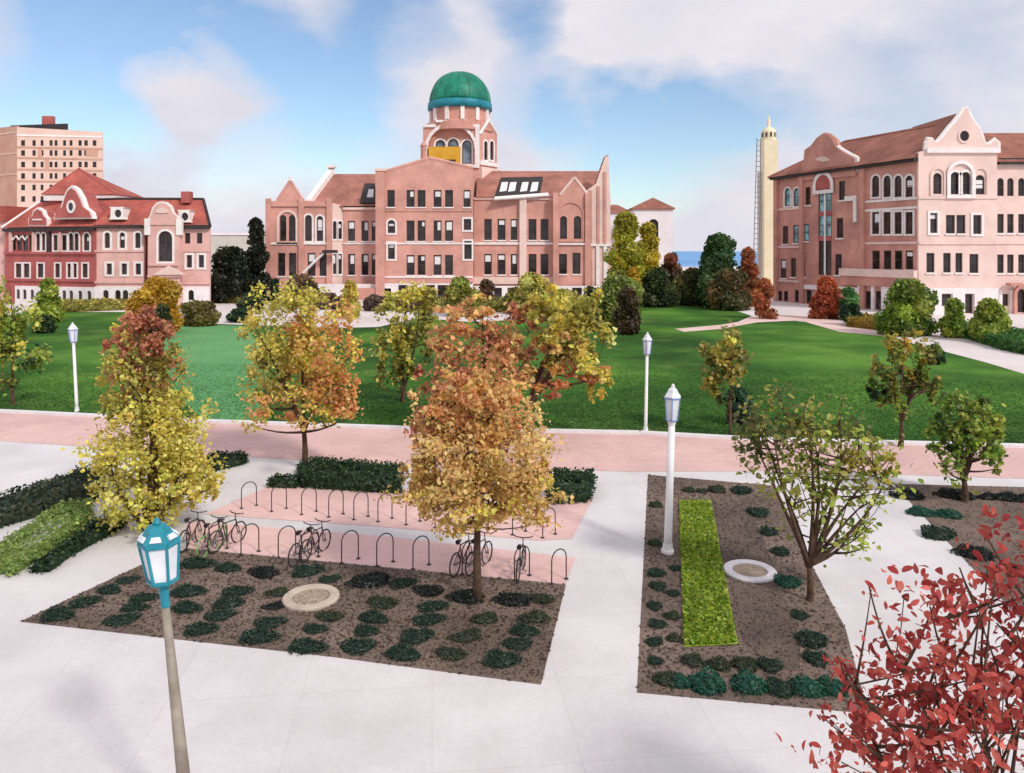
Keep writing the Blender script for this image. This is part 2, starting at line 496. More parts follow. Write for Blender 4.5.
BLK = [S(44, 52, 36), S(36, 44, 32), S(56, 62, 42), S(32, 38, 30)]
MND = [S(56, 80, 64), S(46, 68, 56), S(68, 92, 70), S(42, 62, 52)]
MNO = [S(74, 84, 62), S(62, 74, 56), S(90, 96, 70)]
BRN = [S(130, 102, 76), S(112, 86, 66), S(148, 116, 86), S(96, 76, 58)]
RST = [S(186, 112, 72), S(170, 98, 62), S(200, 130, 86)]
DKO = [S(104, 112, 64), S(86, 96, 54), S(122, 126, 72)]


def bright(cols, f): return [tuple(min(0.9, x * f) for x in c[:3]) + (1,) for c in cols]


YEL, TAN, RUS, ORG, OLV, LIM, RED = bright(YEL, 1.3), bright(TAN, 1.25), bright(RUS, 1.25), bright(ORG, 1.25), bright(OLV, 1.2), bright(LIM, 1.15), bright(RED, 1.3)


def clump_points(c, r, ncl, nleaf, spread=0.28, shell=0.55):
    """leaf points gathered in clumps through an ellipsoid (c centre, r radii)"""
    c = np.array(c); r = np.array(r)
    d = RNG.normal(size=(ncl, 3)); d /= np.linalg.norm(d, axis=1)[:, None]
    rad = RNG.uniform(shell ** 3, 1, ncl) ** (1 / 3) * 0.9
    out_ = RNG.uniform(0, 1, ncl) < 0.16                    # some sprays reach past the even outline
    rad = np.where(out_, RNG.uniform(0.95, 1.18, ncl), rad)
    cl = d * rad[:, None]
    i = RNG.integers(0, ncl, nleaf)
    sp = spread * RNG.uniform(0.6, 1.3, ncl)[i]
    p = cl[i] + RNG.normal(size=(nleaf, 3)) * sp[:, None] * 0.55
    return c + p * r, c + cl * r, i


def lump(c, r, seg=14, rings=9, amp=0.16, flat=True):
    """lumpy ellipsoid (inner mass of a shrub)"""
    ph = RNG.uniform(0, 6.28, 6)
    V = []; F = []
    for i in range(rings + 1):
        th = math.pi * i / rings
        for k in range(seg):
            w = 2 * math.pi * k / seg
            x, y, z = math.sin(th) * math.cos(w), math.sin(th) * math.sin(w), math.cos(th)
            f = 1 + amp * (math.sin(3 * w + ph[0] + 2 * z) + math.sin(5 * z + ph[1] + 2 * w) + 0.6 * math.sin(7 * w + ph[2] + 4 * z)) / 2
            V.append((c[0] + x * r[0] * f, c[1] + y * r[1] * f, max(c[2] + z * r[2] * f, 0.0) if flat else c[2] + z * r[2] * f))
    for i in range(rings):
        for k in range(seg):
            F.append((i * seg + k, (i + 1) * seg + k, (i + 1) * seg + (k + 1) % seg, i * seg + (k + 1) % seg))
    return np.array(V), F


def curve_pts(a, b, bend, n=6):
    a, b = Vector(a), Vector(b)
    out = []
    for i in range(n + 1):
        t = i / n
        p = a.lerp(b, t)
        p += bend * math.sin(math.pi * t)
        out.append(p)
    return out


def tree(name, label, cat, base, blobs, fork_px, leaf=0.2, bark='bark', r0=0.12, nbr=16, group=None, lean=0.0, stems=1,
         spread=0.28, shell=0.5, leader=None, up=0.3, twigs=True, bigleaf=0.0, fine=False, wide=1.0, low=False):
    """base: ground pixel; blobs: (cx, cy, rx, ry, leaves, clumps, colours) in picture pixels at the tree's own distance"""
    B = G(*base)
    Y = B.y
    root = empty(name, B, label, cat, group)
    PP, TT, SZ, CL = [], [], [], []
    for cx, cy, rx, ry, nl, ncl, cols in blobs:
        c = at(cx, cy, Y); k = ppm(Y)
        p, cl, idx = clump_points(c, (rx * k, rx * k * 0.85, ry * k), ncl, nl, spread, shell)
        ct = tints(cols, ncl, 0.18)
        mix = RNG.uniform(0, 1, (nl, 1)) < 0.55
        tt = np.where(mix, ct[idx] * np.clip(RNG.normal(1, 0.12, (nl, 1)), .6, 1.5), tints(cols, nl, 0.18))
        PP.append(p); TT.append(tt); SZ.append(RNG.uniform(0.45, 1.3, nl) * leaf); CL.append(cl)
    P = np.concatenate(PP); T = np.concatenate(TT); Z = np.concatenate(SZ); C = np.concatenate(CL)
    if bigleaf > 0:
        Z = np.where(RNG.uniform(0, 1, len(Z)) < bigleaf, Z * 1.7, Z)
    ok = P[:, 2] > 0.1
    leaf_mesh('crown', P[ok], Z[ok], T[ok], M['leaf'], root, up=up, fine=fine, wide=wide)
    # trunk and limbs
    mb = MB()
    fork = at(fork_px[0], fork_px[1], Y)
    top = C[np.argmax(C[:, 2])]
    topv = Vector((fork.x * 0.5 + top[0] * 0.5, Y, top[2]))
    if leader: topv = at(leader[0], leader[1], Y)
    tr = curve_pts(B - Vector((0, 0, 0.15)), fork, Vector((random.uniform(-.06, .06), 0, 0)), 5)
    mb.tube(tr, [r0 * (1.25 - 0.5 * i / 5) for i in range(6)], 9)
    ld = curve_pts(fork, topv, Vector((random.uniform(-.15, .15), random.uniform(-.15, .15), 0)), 6)
    mb.tube(ld, [r0 * (0.75 - 0.62 * i / 6) for i in range(7)], 7)
    allpts = [(p, r0 * (0.7 - 0.5 * i / 6)) for i, p in enumerate(ld[:-1])]
    if stems > 1:
        for s in range(stems - 1):
            q = C[RNG.integers(0, len(C))]
            e = Vector((q[0], q[1], q[2]))
            S0 = fork if low else B
            st = curve_pts(S0 + Vector((random.uniform(-.12, .12), random.uniform(-.1, .1), 0)) * (.3 if low else 1), e, Vector((0, 0, 0.1)) + (e - S0).cross(Vector((0, 1, 0))).normalized() * random.uniform(-.3, .3), 7)
            mb.tube(st, [r0 * (0.8 - 0.68 * i / 7) for i in range(8)], 7)
            allpts += [(p, r0 * (0.6 - 0.5 * i / 7)) for i, p in enumerate(st[2:-1])]
    order = RNG.permutation(len(C))
    nb = 0
    for j in order:
        if nb >= nbr: break
        e = Vector(C[j])
        cand = [(p, r) for p, r in allpts if p.z < e.z - 0.15] or allpts[:1]
        p, r = min(cand, key=lambda q: (q[0] - e).length + 0.35 * max(0, q[0].z - fork.z))
        d = (e - p)
        if d.length < 0.3: continue
        cv = curve_pts(p, e + d.normalized() * 0.1, Vector((0, 0, -0.08 * d.length)) + Vector((random.uniform(-.08, .08), random.uniform(-.08, .08), 0)) * d.length, 6)
        rr = max(min(r, r0 * 0.5), 0.026)
        mb.tube(cv, [max(rr * (1 - 0.8 * i / 6), 0.010) for i in range(7)], 5)
        allpts += [(q, rr * (1 - 0.8 * i / 6)) for i, q in enumerate(cv[1:-1])]
        nb += 1
    if twigs:
        for _ in range(nbr * 2):
            p, r = random.choice(allpts)
            e = Vector(C[RNG.integers(0, len(C))])
            d = e - p
            if d.length > 2.2 or d.z < 0.0: continue
            mb.tube(curve_pts(p, e, Vector((random.uniform(-.1, .1), 0, -0.05)), 4), [max(min(r, 0.022) * (1 - 0.18 * i), 0.007) for i in range(5)], 4)
    mb.build('trunk', M[bark], root, smooth=True)
    return root


def bush(name, label, cat, cx, top, w, Y, cols, leaf=0.35, dens=1.0, group=None, base_z=0.0, depth=None, lobes=5, pointed=False, core_c=None):
    """shrub standing on the ground at distance Y; cx, w pixels wide, top pixel row of its crown: many leafy lobes of uneven size"""
    c = at(cx, top, Y); k = ppm(Y)
    hgt = max(c.z - base_z, 0.4); wid = w * k
    dep = depth if depth else min(wid, 6.0)
    root = Vector((c.x, Y, base_z))
    PP, TT = [], []
    CV, CF, CC = [], [], []; kk = 0
    n = 9 + 4 * lobes + int(4 * hgt / wid)
    spots = []
    for i in range(n):
        z = (i + 0.35) / n                                  # 0 bottom .. 1 top
        prof = (1.0 - z) ** 0.55 if pointed else math.sqrt(max(0.0, 1 - max(0, (z - 0.3) / 0.72) ** 2))
        r = random.uniform(0.17, 0.27) * min(wid, hgt * 1.3) * (0.62 + 0.38 * prof)
        a = random.uniform(0, 6.28)
        rad = math.sqrt(random.uniform(0.05, 1.0))
        x = math.cos(a) * rad * max(0, wid * 0.5 * prof - r * 0.6)
        y = math.sin(a) * rad * max(0, dep * 0.5 * prof - r * 0.75)
        zz = min(max(z * hgt, r * 0.8), hgt - r * 0.95)
        spots.append((x, y, zz, r))
    spots.append((0, 0, hgt - 0.2 * min(wid, hgt), 0.2 * min(wid, hgt)))
    for x, y, zz, r in spots:
        cc = (root.x + x, Y + y, base_z + zz)
        rr = (r * random.uniform(0.9, 1.15), r, r * random.uniform(0.9, 1.2))
        nl = int(dens * 12.6 * r * r / (leaf * leaf * 0.34) * 0.85) + 12
        d = RNG.normal(size=(nl, 3)); d /= np.linalg.norm(d, axis=1)[:, None]
        p = np.array(cc) + d * np.array(rr) * RNG.uniform(0.72, 1.12, (nl, 1))
        ct = tints(cols, 1, 0.2)
        mix = RNG.uniform(0, 1, (nl, 1)) < 0.6
        tt = np.where(mix, ct * np.clip(RNG.normal(1, .12, (nl, 1)), .6, 1.5), tints(cols, nl, 0.2))
        PP.append(p); TT.append(tt)
        v, f_ = lump(cc, (rr[0] * 0.72, rr[1] * 0.72, rr[2] * 0.72), 9, 6, .2)
        CV.append(v); CF += [tuple(a + kk for a in q) for q in f_]; kk += len(v)
        CC.append(np.tile(ct[0], (len(v), 1)))
    P = np.concatenate(PP); T = np.concatenate(TT)
    ok = P[:, 2] > base_z + 0.02
    o = leaf_mesh(name, P[ok], RNG.uniform(0.6, 1.3, ok.sum()) * leaf, T[ok], M['leaf'], None, loc=root, core=(np.concatenate(CV), CF, np.concatenate(CC)), up=0.2)
    return tag(o, label, cat, group)


def hedge(name, label, cat, pts, h, cols, leaf=0.1, dens=1.0, group=None, world=False):
    """low hedge standing on a ground polygon (picture pixels of its footprint)"""
    P = [G(*p) for p in pts]
    c = sum(P, Vector()) / len(P)
    n = len(P)
    # inner mass
    mb_v, mb_f = [], []
    rings = [(0.94, 0.0), (0.98, h * 0.5), (0.92, h * 0.84), (0.6, h * 0.94)]
    for f, z in rings:
        for p in P:
            q = c + (p - c) * f
            mb_v.append((q.x, q.y, z))
    for r in range(len(rings) - 1):
        for i in range(n):
            mb_f.append((r * n + i, r * n + (i + 1) % n, (r + 1) * n + (i + 1) % n, (r + 1) * n + i))
    mb_v.append((c.x, c.y, h * 0.95))
    k = (len(rings) - 1) * n
    for i in range(n):
        mb_f.append((k + i, k + (i + 1) % n, len(mb_v) - 1, len(mb_v) - 1))
    # leaves on top and sides
    xs = np.array([[p.x, p.y] for p in P])
    lo, hi = xs.min(0), xs.max(0)
    area = (hi - lo).prod()

    def inside(q):
        r = np.zeros(len(q), bool); j = n - 1
        for i in range(n):
            a, b = xs[i], xs[j]
            cnd = ((a[1] > q[:, 1]) != (b[1] > q[:, 1])) & (q[:, 0] < (b[0] - a[0]) * (q[:, 1] - a[1]) / (b[1] - a[1] + 1e-12) + a[0])
            r ^= cnd; j = i
        return r
    m1 = int(area / (leaf * leaf) * 2.2 * dens)
    q = RNG.uniform(lo, hi, (m1, 2)); q = q[inside(q)]
    wob = 0.5 + 0.5 * np.sin(q[:, 0] * 3.1 + 1.3) * np.sin(q[:, 1] * 3.7)
    top = np.concatenate([q, (h * (0.86 + 0.2 * wob) + RNG.normal(0, leaf * 0.4, len(q)))[:, None]], 1)
    sides = []
    for i in range(n):
        a, b = xs[i], xs[(i + 1) % n]
        ln = np.linalg.norm(b - a)
        kk = int(ln * h / (leaf * leaf) * 2.2 * dens) + 4
        t = RNG.uniform(0, 1, (kk, 1))
        pp = a + (b - a) * t + RNG.normal(0, leaf * 0.45, (kk, 2))
        sides.append(np.concatenate([pp, RNG.uniform(0.02, h, (kk, 1))], 1))
    pos = np.concatenate([top] + sides)
    tt = tints(cols, len(pos), 0.2)
    cv = np.array(mb_v)
    # degenerate tri quads are fine for the inner mass: split last ring off
    quads = [f for f in mb_f if len(set(f)) == 4]
    cc = np.tile(np.array(cols[0][:3]) * 0.85, (len(cv), 1))
    o = leaf_mesh(name, pos, RNG.uniform(0.7, 1.3, len(pos)) * leaf, tt, M['leaf'], None, loc=Vector((c.x, c.y, 0)), core=(cv, quads, cc), up=0.4)
    return tag(o, label, cat, group)


# ------------------------------------------------------------------ facades
class Facade:
    """a vertical wall plane from ground point A to B (A left of B as seen from outside); u along, v up, d outwards"""

    def __init__(self, A, B, root):
        self.A = Vector((A[0], A[1], 0)); self.B = Vector((B[0], B[1], 0))
        self.L = (self.B - self.A).length
        self.e = (self.B - self.A).normalized()
        self.n = Vector((self.e.y, -self.e.x, 0))
        self.root = root

    def uv(self, px, py):
        o = Vector((0, 0, CAMZ)); d = ray(px, py)
        t = (self.A - o).dot(self.n) / d.dot(self.n)
        p = o + d * t
        return ((p - self.A).dot(self.e), p.z)

    def P(self, u, v, d=0.0):
        q = self.A + self.e * u + self.n * d
        return Vector((q.x, q.y, v))

    def slab(self, name, outline, m, holes=(), d1=0.0, d0=-0.5, parent=None):
        polys = [[(a, b) for a, b in outline]] + [list(q) for q in holes]
        vs, es = [], []
        for poly in polys:
            k = len(vs); n = len(poly)
            vs += [Vector(q) for q in poly]
            es += [(k + i, k + (i + 1) % n) for i in range(n)]
        cv, ce, cf = delaunay_2d_cdt(vs, es, [], 0, 1e-5)[:3]

        def inside(p, poly):
            r = False; q = poly[-1]
            for s in poly:
                if (s[1] > p.y) != (q[1] > p.y) and p.x < (q[0] - s[0]) * (p.y - s[1]) / (q[1] - s[1]) + s[0]: r = not r
                q = s
            return r
        tris = []
        for f in cf:
            c = (cv[f[0]] + cv[f[1]] + cv[f[2]]) / 3
            if inside(c, polys[0]) and not any(inside(c, q) for q in polys[1:]): tris.append(tuple(f))
        n = len(cv)
        vv = [self.P(q.x, q.y, d1) for q in cv] + [self.P(q.x, q.y, d0) for q in cv]
        ff = list(tris) + [tuple(n + i for i in reversed(f)) for f in tris]
        cnt = {}
        for f in tris:
            for i in range(3):
                a, b = f[i], f[(i + 1) % 3]
                if (b, a) in cnt: del cnt[(b, a)]
                else: cnt[(a, b)] = 1
        ff += [(b, a, n + a, n + b) for a, b in cnt]
        mb = MB(); mb.add(vv, ff)
        return mb.build(name, m, parent or self.root)

    def boxmb(self, mb, u0, u1, v0, v1, d0, d1):
        mb.hexa([self.P(u0, v0, d1), self.P(u1, v0, d1), self.P(u1, v0, d0), self.P(u0, v0, d0),
                 self.P(u0, v1, d1), self.P(u1, v1, d1), self.P(u1, v1, d0), self.P(u0, v1, d0)])

    def box(self, name, u0, u1, v0, v1, d0, d1, m, parent=None):
        mb = MB(); self.boxmb(mb, u0, u1, v0, v1, d0, d1)
        return mb.build(name, m, parent or self.root)

    def ring(self, mb, inner, outer, d0, d1):
        n = len(inner); k = len(mb.v)
        for d in (d1, d0):
            for a, b in inner: mb.v.append(self.P(a, b, d))
            for a, b in outer: mb.v.append(self.P(a, b, d))
        I1, O1, I0, O0 = k, k + n, k + 2 * n, k + 3 * n
        for i in range(n):
            j = (i + 1) % n
            mb.f += [(I1 + i, I1 + j, O1 + j, O1 + i), (O1 + i, O1 + j, O0 + j, O0 + i), (I1 + j, I1 + i, I0 + i, I0 + j), (I0 + i, O0 + i, O0 + j, I0 + j)]


def rectpoly(u0, u1, v0, v1, arch, grow=0.0):
    u0 -= grow; u1 += grow; v0 -= grow; v1 += grow
    if not arch: return [(u0, v0), (u1, v0), (u1, v1), (u0, v1)]
    r = (u1 - u0) / 2; c = (u0 + u1) / 2; s = max(v1 - r, v0 + 0.05)
    rv = v1 - s
    return [(u0, v0), (u1, v0)] + [(c + r * math.cos(a), s + rv * math.sin(a)) for a in [math.pi * i / 10 for i in range(11)]]


def wall(F, name, outline, m, wins, thick=0.5, frame='frame_dark', glass='glass', blinds=0.35, parent=None, d1=0.0, rec=0.16, tw=0.3):
    """wall slab with real openings; wins: (cx, y0, y1, w, flags) in picture pixels. flags: a arch, t white surround, s sill,
    n no bars, v extra mullions, B blue glass, d door"""
    holes, spec = [], []
    for cx, y0, y1, w, fl in wins:
        u0, u1 = F.uv(cx - w / 2, y1)[0], F.uv(cx + w / 2, y0)[0]
        uc, v0 = F.uv(cx, y1); uc, v1 = F.uv(cx, y0)
        v0 = max(v0, 0.12)
        h = rectpoly(u0, u1, v0, v1, 'a' in fl)
        holes.append(h); spec.append((u0, u1, v0, v1, fl))
    wobj = F.slab(name, outline, m, holes, d1, d1 - thick, parent)
    par = parent or F.root
    for u0, u1, v0, v1, fl in spec:
        arch = 'a' in fl
        g = min(0.16, (u1 - u0) * 0.12)
        mb = MB()
        F.ring(mb, rectpoly(u0, u1, v0, v1, arch, -g), rectpoly(u0, u1, v0, v1, arch, 0.0), d1 - rec - 0.14, d1 - rec)
        if 'n' not in fl:
            vm = v0 + (v1 - v0) * 0.52
            F.boxmb(mb, u0 + g, u1 - g, vm - 0.05, vm + 0.05, d1 - rec - 0.13, d1 - rec - 0.03)
        if 'v' in fl:
            uc = (u0 + u1) / 2
            F.boxmb(mb, uc - 0.09, uc + 0.09, v0 + g, v1 - g, d1 - rec - 0.125, d1 - rec - 0.01)
        fm = 'frame_white' if 'w' in fl else frame
        w = mb.build('door' if 'd' in fl else 'window', M[fm], par)
        gl = 'glass_blue' if 'B' in fl else ('glass_slate' if 'G' in fl else glass)
        F.slab('pane', rectpoly(u0, u1, v0, v1, arch, -g * 0.7), M[gl], (), d1 - rec - 0.08, d1 - rec - 0.18, w)
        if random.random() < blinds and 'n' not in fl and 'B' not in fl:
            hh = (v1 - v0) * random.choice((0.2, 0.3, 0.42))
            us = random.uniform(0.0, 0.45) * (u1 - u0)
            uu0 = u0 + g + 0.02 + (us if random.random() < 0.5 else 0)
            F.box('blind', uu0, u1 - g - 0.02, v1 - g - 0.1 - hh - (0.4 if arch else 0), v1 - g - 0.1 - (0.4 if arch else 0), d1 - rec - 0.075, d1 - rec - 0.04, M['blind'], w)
        if 't' in fl:
            t = MB()
            F.ring(t, rectpoly(u0, u1, v0, v1, arch, 0.0), rectpoly(u0, u1, v0, v1, arch, tw), d1 + 0.003, d1 + 0.12)
            t.build('surround', M['stone_trim'], w)
        elif 's' in fl:
            F.box('sill', u0 - 0.15, u1 + 0.15, v0 - 0.22, v0 - 0.01, d1 + 0.003, d1 + 0.16, M['stone_trim'], w)
    return wobj


def outl(F, pts):
    """picture pixels -> wall coordinates; a point with y None sits on the ground"""
    out = []
    for x, y in pts:
        if y is None: out.append((F.uv(x, 250)[0], 0.0))
        else: out.append(F.uv(x, y))
    return out


def body(name, F, u0, u1, v1, depth, m, d=-0.52, parent=None, v0=0.0):
    return F.box(name, u0, u1, v0, v1, d - depth, d, m, parent)


def rpt(F, px0, px1, y_e, y_r, setback, over=0.3, hip0=0.0, hip1=0.0, thick=0.25, name='roof', m=None):
    """pitched roof behind a facade: eave from px0 to px1 at picture row y_e, ridge setback metres behind at row y_r"""
    u0, v0 = F.uv(px0, y_e); u1, _ = F.uv(px1, y_e)
    um = (u0 + u1) / 2
    pm = F.P(um, 0, -setback)
    Yr = pm.y
    # exact ridge height from its row at its own distance
    zr = at(W / 2, y_r, Yr).z
    ridge_z = zr
    e0, e1 = F.P(u0, v0, over), F.P(u1, v0, over)
    r0, r1 = F.P(u0 + hip0, ridge_z, -setback), F.P(u1 - hip1, ridge_z, -setback)
    b0, b1 = F.P(u0, v0, -2 * setback - over), F.P(u1, v0, -2 * setback - over)
    mb = MB()
    dz = Vector((0, 0, -thick))
    vs = [e0, e1, b1, b0, r0, r1, e0 + dz, e1 + dz, b1 + dz, b0 + dz]
    fs = [(0, 1, 5, 4), (2, 3, 4, 5), (1, 2, 5), (3, 0, 4), (6, 9, 8, 7), (0, 6, 7, 1), (1, 7, 8, 2), (2, 8, 9, 3), (3, 9, 6, 0)]
    mb.add(vs, fs)
    o = mb.build(name, m, F.root)
    return o, (e0, e1, r1, r0)


def on_plane(px, py, tri, off=0.0):
    a, b, c = tri[:3]
    n = (b - a).cross(c - a).normalized()
    if n.y > 0 or (abs(n.y) < 1e-6 and n.z < 0): n = -n
    o = Vector((0, 0, CAMZ)); d = ray(px, py)
    t = (a - o).dot(n) / d.dot(n)
    return o + d * t + n * off, n


def plate(mb, pts, tri, o0, o1):
    lo = [on_plane(x, y, tri, o0)[0] for x, y in pts]
    hi = [on_plane(x, y, tri, o1)[0] for x, y in pts]
    n = len(pts)
    mb.add(lo + hi, [tuple(range(n - 1, -1, -1)), tuple(range(n, 2 * n))] + [(i, (i + 1) % n, n + (i + 1) % n, n + i) for i in range(n)])


def grow_outline(pts, k):
    cx = sum(p[0] for p in pts) / len(pts); cy = sum(p[1] for p in pts) / len(pts)
    out = []
    for x, y in pts:
        d = math.hypot(x - cx, y - cy)
        f = (d + k) / d if d > 0 else 1
        out.append((cx + (x - cx) * f, cy + (y - cy) * f))
    return out


def course(F, px0, px1, py, m, h=0.3, d0=0.003, d1=0.14, name='string_course', parent=None):
    u0, v = F.uv(px0, py); u1, _ = F.uv(px1, py)
    uc, v = F.uv((px0 + px1) / 2, py)
    return F.box(name, u0, u1, v - h / 2, v + h / 2, d0, d1, m, parent)

# ------------------------------------------------------------------ the ground
sheet('ground', [(-700, -40), (700, -40), (700, 400), (-700, 400)], 0.0, M['forecourt'], px=False)
o = sheet('water', [(-16000, 300), (16000, 300), (16000, 24000), (-16000, 24000)], -1.5, M['water'], px=False)
sheet('pavement', [(-60, 0), (60, 0), (60, 34), (-60, 34)], 0.004, M['concrete'], px=False).location.y = 0

LAWN = [(-420, 411), (0, 411), (200, 421), (400, 428), (640, 432), (760, 439), (1024, 446), (1400, 458), (1400, 415), (1100, 392), (1024, 373), (942, 350), (884, 331), (753, 316), (697, 297), (672, 298), (640, 300),
        (600, 317), (470, 322), (420, 318), (378, 327), (335, 328), (250, 325), (150, 322), (130, 312), (60, 312), (-40, 318), (-420, 318)]
sheet('lawn', LAWN, 0.008, M['lawn'])
sheet('lawn', [(152, 323), (246, 326), (262, 350), (268, 390), (262, 424.5), (205, 421.4), (180, 400), (160, 360)], 0.012, M['lawn_pale'])
WALK = [(-420, 413), (0, 413), (200, 423), (400, 430), (640, 435), (760, 441.5), (1024, 448.5), (1400, 461), (1400, 492), (1024, 478), (780, 471), (640, 472), (410, 466), (240, 457), (0, 441), (-420, 418 + 18)]
WALK = [(-420, 405), (0, 413), (200, 423), (400, 430), (640, 435), (760, 441.5), (1024, 448.5), (1400, 461), (1400, 494), (1024, 479), (780, 471), (640, 472), (410, 466), (240, 457), (0, 441), (-420, 424)]
sheet('path', WALK, 0.012, M['walk_brick'])
# white kerb between lawn and brick path: a real step
kp = [G(*p) for p in [(-420, 405), (0, 413), (200, 423), (400, 430), (640, 435), (760, 441.5), (1024, 448.5), (1400, 461)]]
mb = MB()
for a, b in zip(kp[:-1], kp[1:]):
    d = (b - a).normalized(); n = Vector((-d.y, d.x, 0)) * 0.38
    mb.hexa([a + Vector((0, 0, -.05)), b + Vector((0, 0, -.05)), b + n + Vector((0, 0, -.05)), a + n + Vector((0, 0, -.05)),
             a + Vector((0, 0, .12)), b + Vector((0, 0, .12)), b + n + Vector((0, 0, .12)), a + n + Vector((0, 0, .12))])
tag(mb.build('kerb', M['kerb']), kind='structure')
# thin pale edging on the near side of the brick path
sheet('path', [(658, 296), (660, 292.5), (688, 289), (701, 286.5), (705, 291), (725, 299), (757, 312), (754, 316.5), (735, 310.5), (715, 303.5), (697, 297), (672, 298)], 0.016, M['kerb'])
sheet('path', [(675, 329), (721, 325), (738, 322), (754, 315), (775, 314.5), (812, 316), (840, 322), (886, 331), (890, 337), (840, 332), (800, 320.5), (757, 322.5), (721, 329), (684, 332)], 0.020, M['path_pink'])
sheet('path', [(890, 331), (955, 337), (984, 344), (1014, 353), (1100, 375), (1400, 450), (1400, 462), (1100, 396), (1024, 374), (984, 362), (942, 351), (890, 338)], 0.016, M['forecourt'])

# planting beds
BED_L = [(20, 622), (150, 561), (188, 549), (566, 585), (541, 685), (330, 657)]
BED_R = [(648, 475), (775, 486), (801, 545), (846, 630), (868, 714), (637, 693)]
BED_F = [(893, 484), (1090, 489), (1250, 560), (1180, 720), (1040, 640)]
for B_ in (BED_L, BED_R, BED_F):
    sheet('soil', B_, 0.012, M['soil'])
sheet('soil', [(712, 503), (748, 505), (766, 545), (800, 640), (800, 672), (760, 668), (742, 640)], 0.016, noisy('dark_soil', S(82, 70, 64), S(110, 96, 86), 0.6, 0.95, 0.8, 14, fine=0.25, fscale=22))  # darker inner patch of the right bed
sheet('lawn', [(679, 502), (711, 501), (738, 645), (684, 648)], 0.024, M['lawn_bright'])
# pink brick pads of the bike racks
sheet('pavement', [(205, 514.5), (270, 486), (400, 489), (593, 499), (572, 539), (540, 541), (380, 527)], 0.012, M['pad_brick'])
sheet('pavement', [(186, 522), (210, 523), (380, 536), (575, 558), (566, 584.5), (188, 548.5)], 0.012, M['pad_brick'])


def bark_chips(poly, n, cols, size, z=0.03):
    P = np.array([[G(*p).x, G(*p).y] for p in poly]); lo, hi = P.min(0), P.max(0)
    q = RNG.uniform(lo, hi, (n * 3, 2)); r = np.zeros(len(q), bool); j = len(P) - 1
    for i in range(len(P)):
        a, b = P[i], P[j]
        r ^= ((a[1] > q[:, 1]) != (b[1] > q[:, 1])) & (q[:, 0] < (b[0] - a[0]) * (q[:, 1] - a[1]) / (b[1] - a[1] + 1e-12) + a[0]); j = i
    q = q[r][:n]
    return np.concatenate([q, RNG.uniform(0.012, z, (len(q), 1))], 1)


ch = np.concatenate([bark_chips(BED_L, 9000, None, 0), bark_chips(BED_R, 7000, None, 0), bark_chips(BED_F, 3000, None, 0)])
o = leaf_mesh('mulch', ch, RNG.uniform(0.03, 0.09, len(ch)), tints([S(112, 96, 86), S(98, 84, 74), S(128, 112, 100), S(86, 72, 64)], len(ch), 0.2), M['leaf'], loc=(0, 0, 0), up=1.5)
tag(o, kind='stuff')
# rough grass blades on the bright strip and along the front of the lawn
tf = bark_chips([(680, 503), (710, 502), (736, 644), (685, 647)], 16000, None, 0, 0.09)
o = leaf_mesh('grass', tf, RNG.uniform(0.05, 0.14, len(tf)), tints([S(130, 160, 44), S(164, 186, 58), S(108, 138, 42), S(186, 196, 84)], len(tf), 0.14), M['leaf'], loc=(0, 0, 0), up=0.0)
tag(o, kind='stuff')
lf = bark_chips([(-60, 411), (0, 411), (200, 421), (400, 428), (640, 432), (760, 439), (1024, 446), (1100, 448), (1100, 405), (1024, 385), (760, 368), (400, 365), (0, 360), (-60, 360)], 90000, None, 0, 0.08)
yy = lf[:, 1]
lf = lf[RNG.uniform(0, 1, len(lf)) < np.clip(1.25 - (yy - yy.min()) / 20.0, 0, 1)]
PATCH = np.array([[G(*p).x, G(*p).y] for p in [(152, 323), (246, 326), (262, 350), (268, 390), (262, 424.5), (205, 421.4), (180, 400), (160, 360)]])
inp = np.zeros(len(lf), bool); j_ = len(PATCH) - 1
for i_ in range(len(PATCH)):
    a, b = PATCH[i_], PATCH[j_]
    inp ^= ((a[1] > lf[:, 1]) != (b[1] > lf[:, 1])) & (lf[:, 0] < (b[0] - a[0]) * (lf[:, 1] - a[1]) / (b[1] - a[1] + 1e-12) + a[0]); j_ = i_
tt = np.where(inp[:, None], tints([S(96, 156, 94), S(112, 166, 106), S(84, 142, 86)], len(lf), 0.1), tints([S(66, 112, 44), S(80, 126, 50), S(54, 96, 38), S(102, 142, 62)], len(lf), 0.12))
o = leaf_mesh('grass', lf, RNG.uniform(0.06, 0.14, len(lf)), tt, M['leaf'], loc=(0, 0, 0), up=2.2)
tag(o, kind='stuff')

# ------------------------------------------------------------------ central domed building
YC = 130.0
root = empty('domed_building', Vector((at(440, 300, YC).x, YC, 0)), 'long pink brick hall with tall windows under a green copper dome', 'building')
def front(pxa, pxb, ya, yb=None):
    a, b = at(pxa, 300, ya), at(pxb, 300, yb or ya)
    # the x of a point depends on row only slightly; use the horizon row for plan positions
    a = at(pxa, 251, ya); b = at(pxb, 251, yb or ya)
    return Facade(a, b, root)
B1, B2 = M['brick_pink'], M['brick_pale']
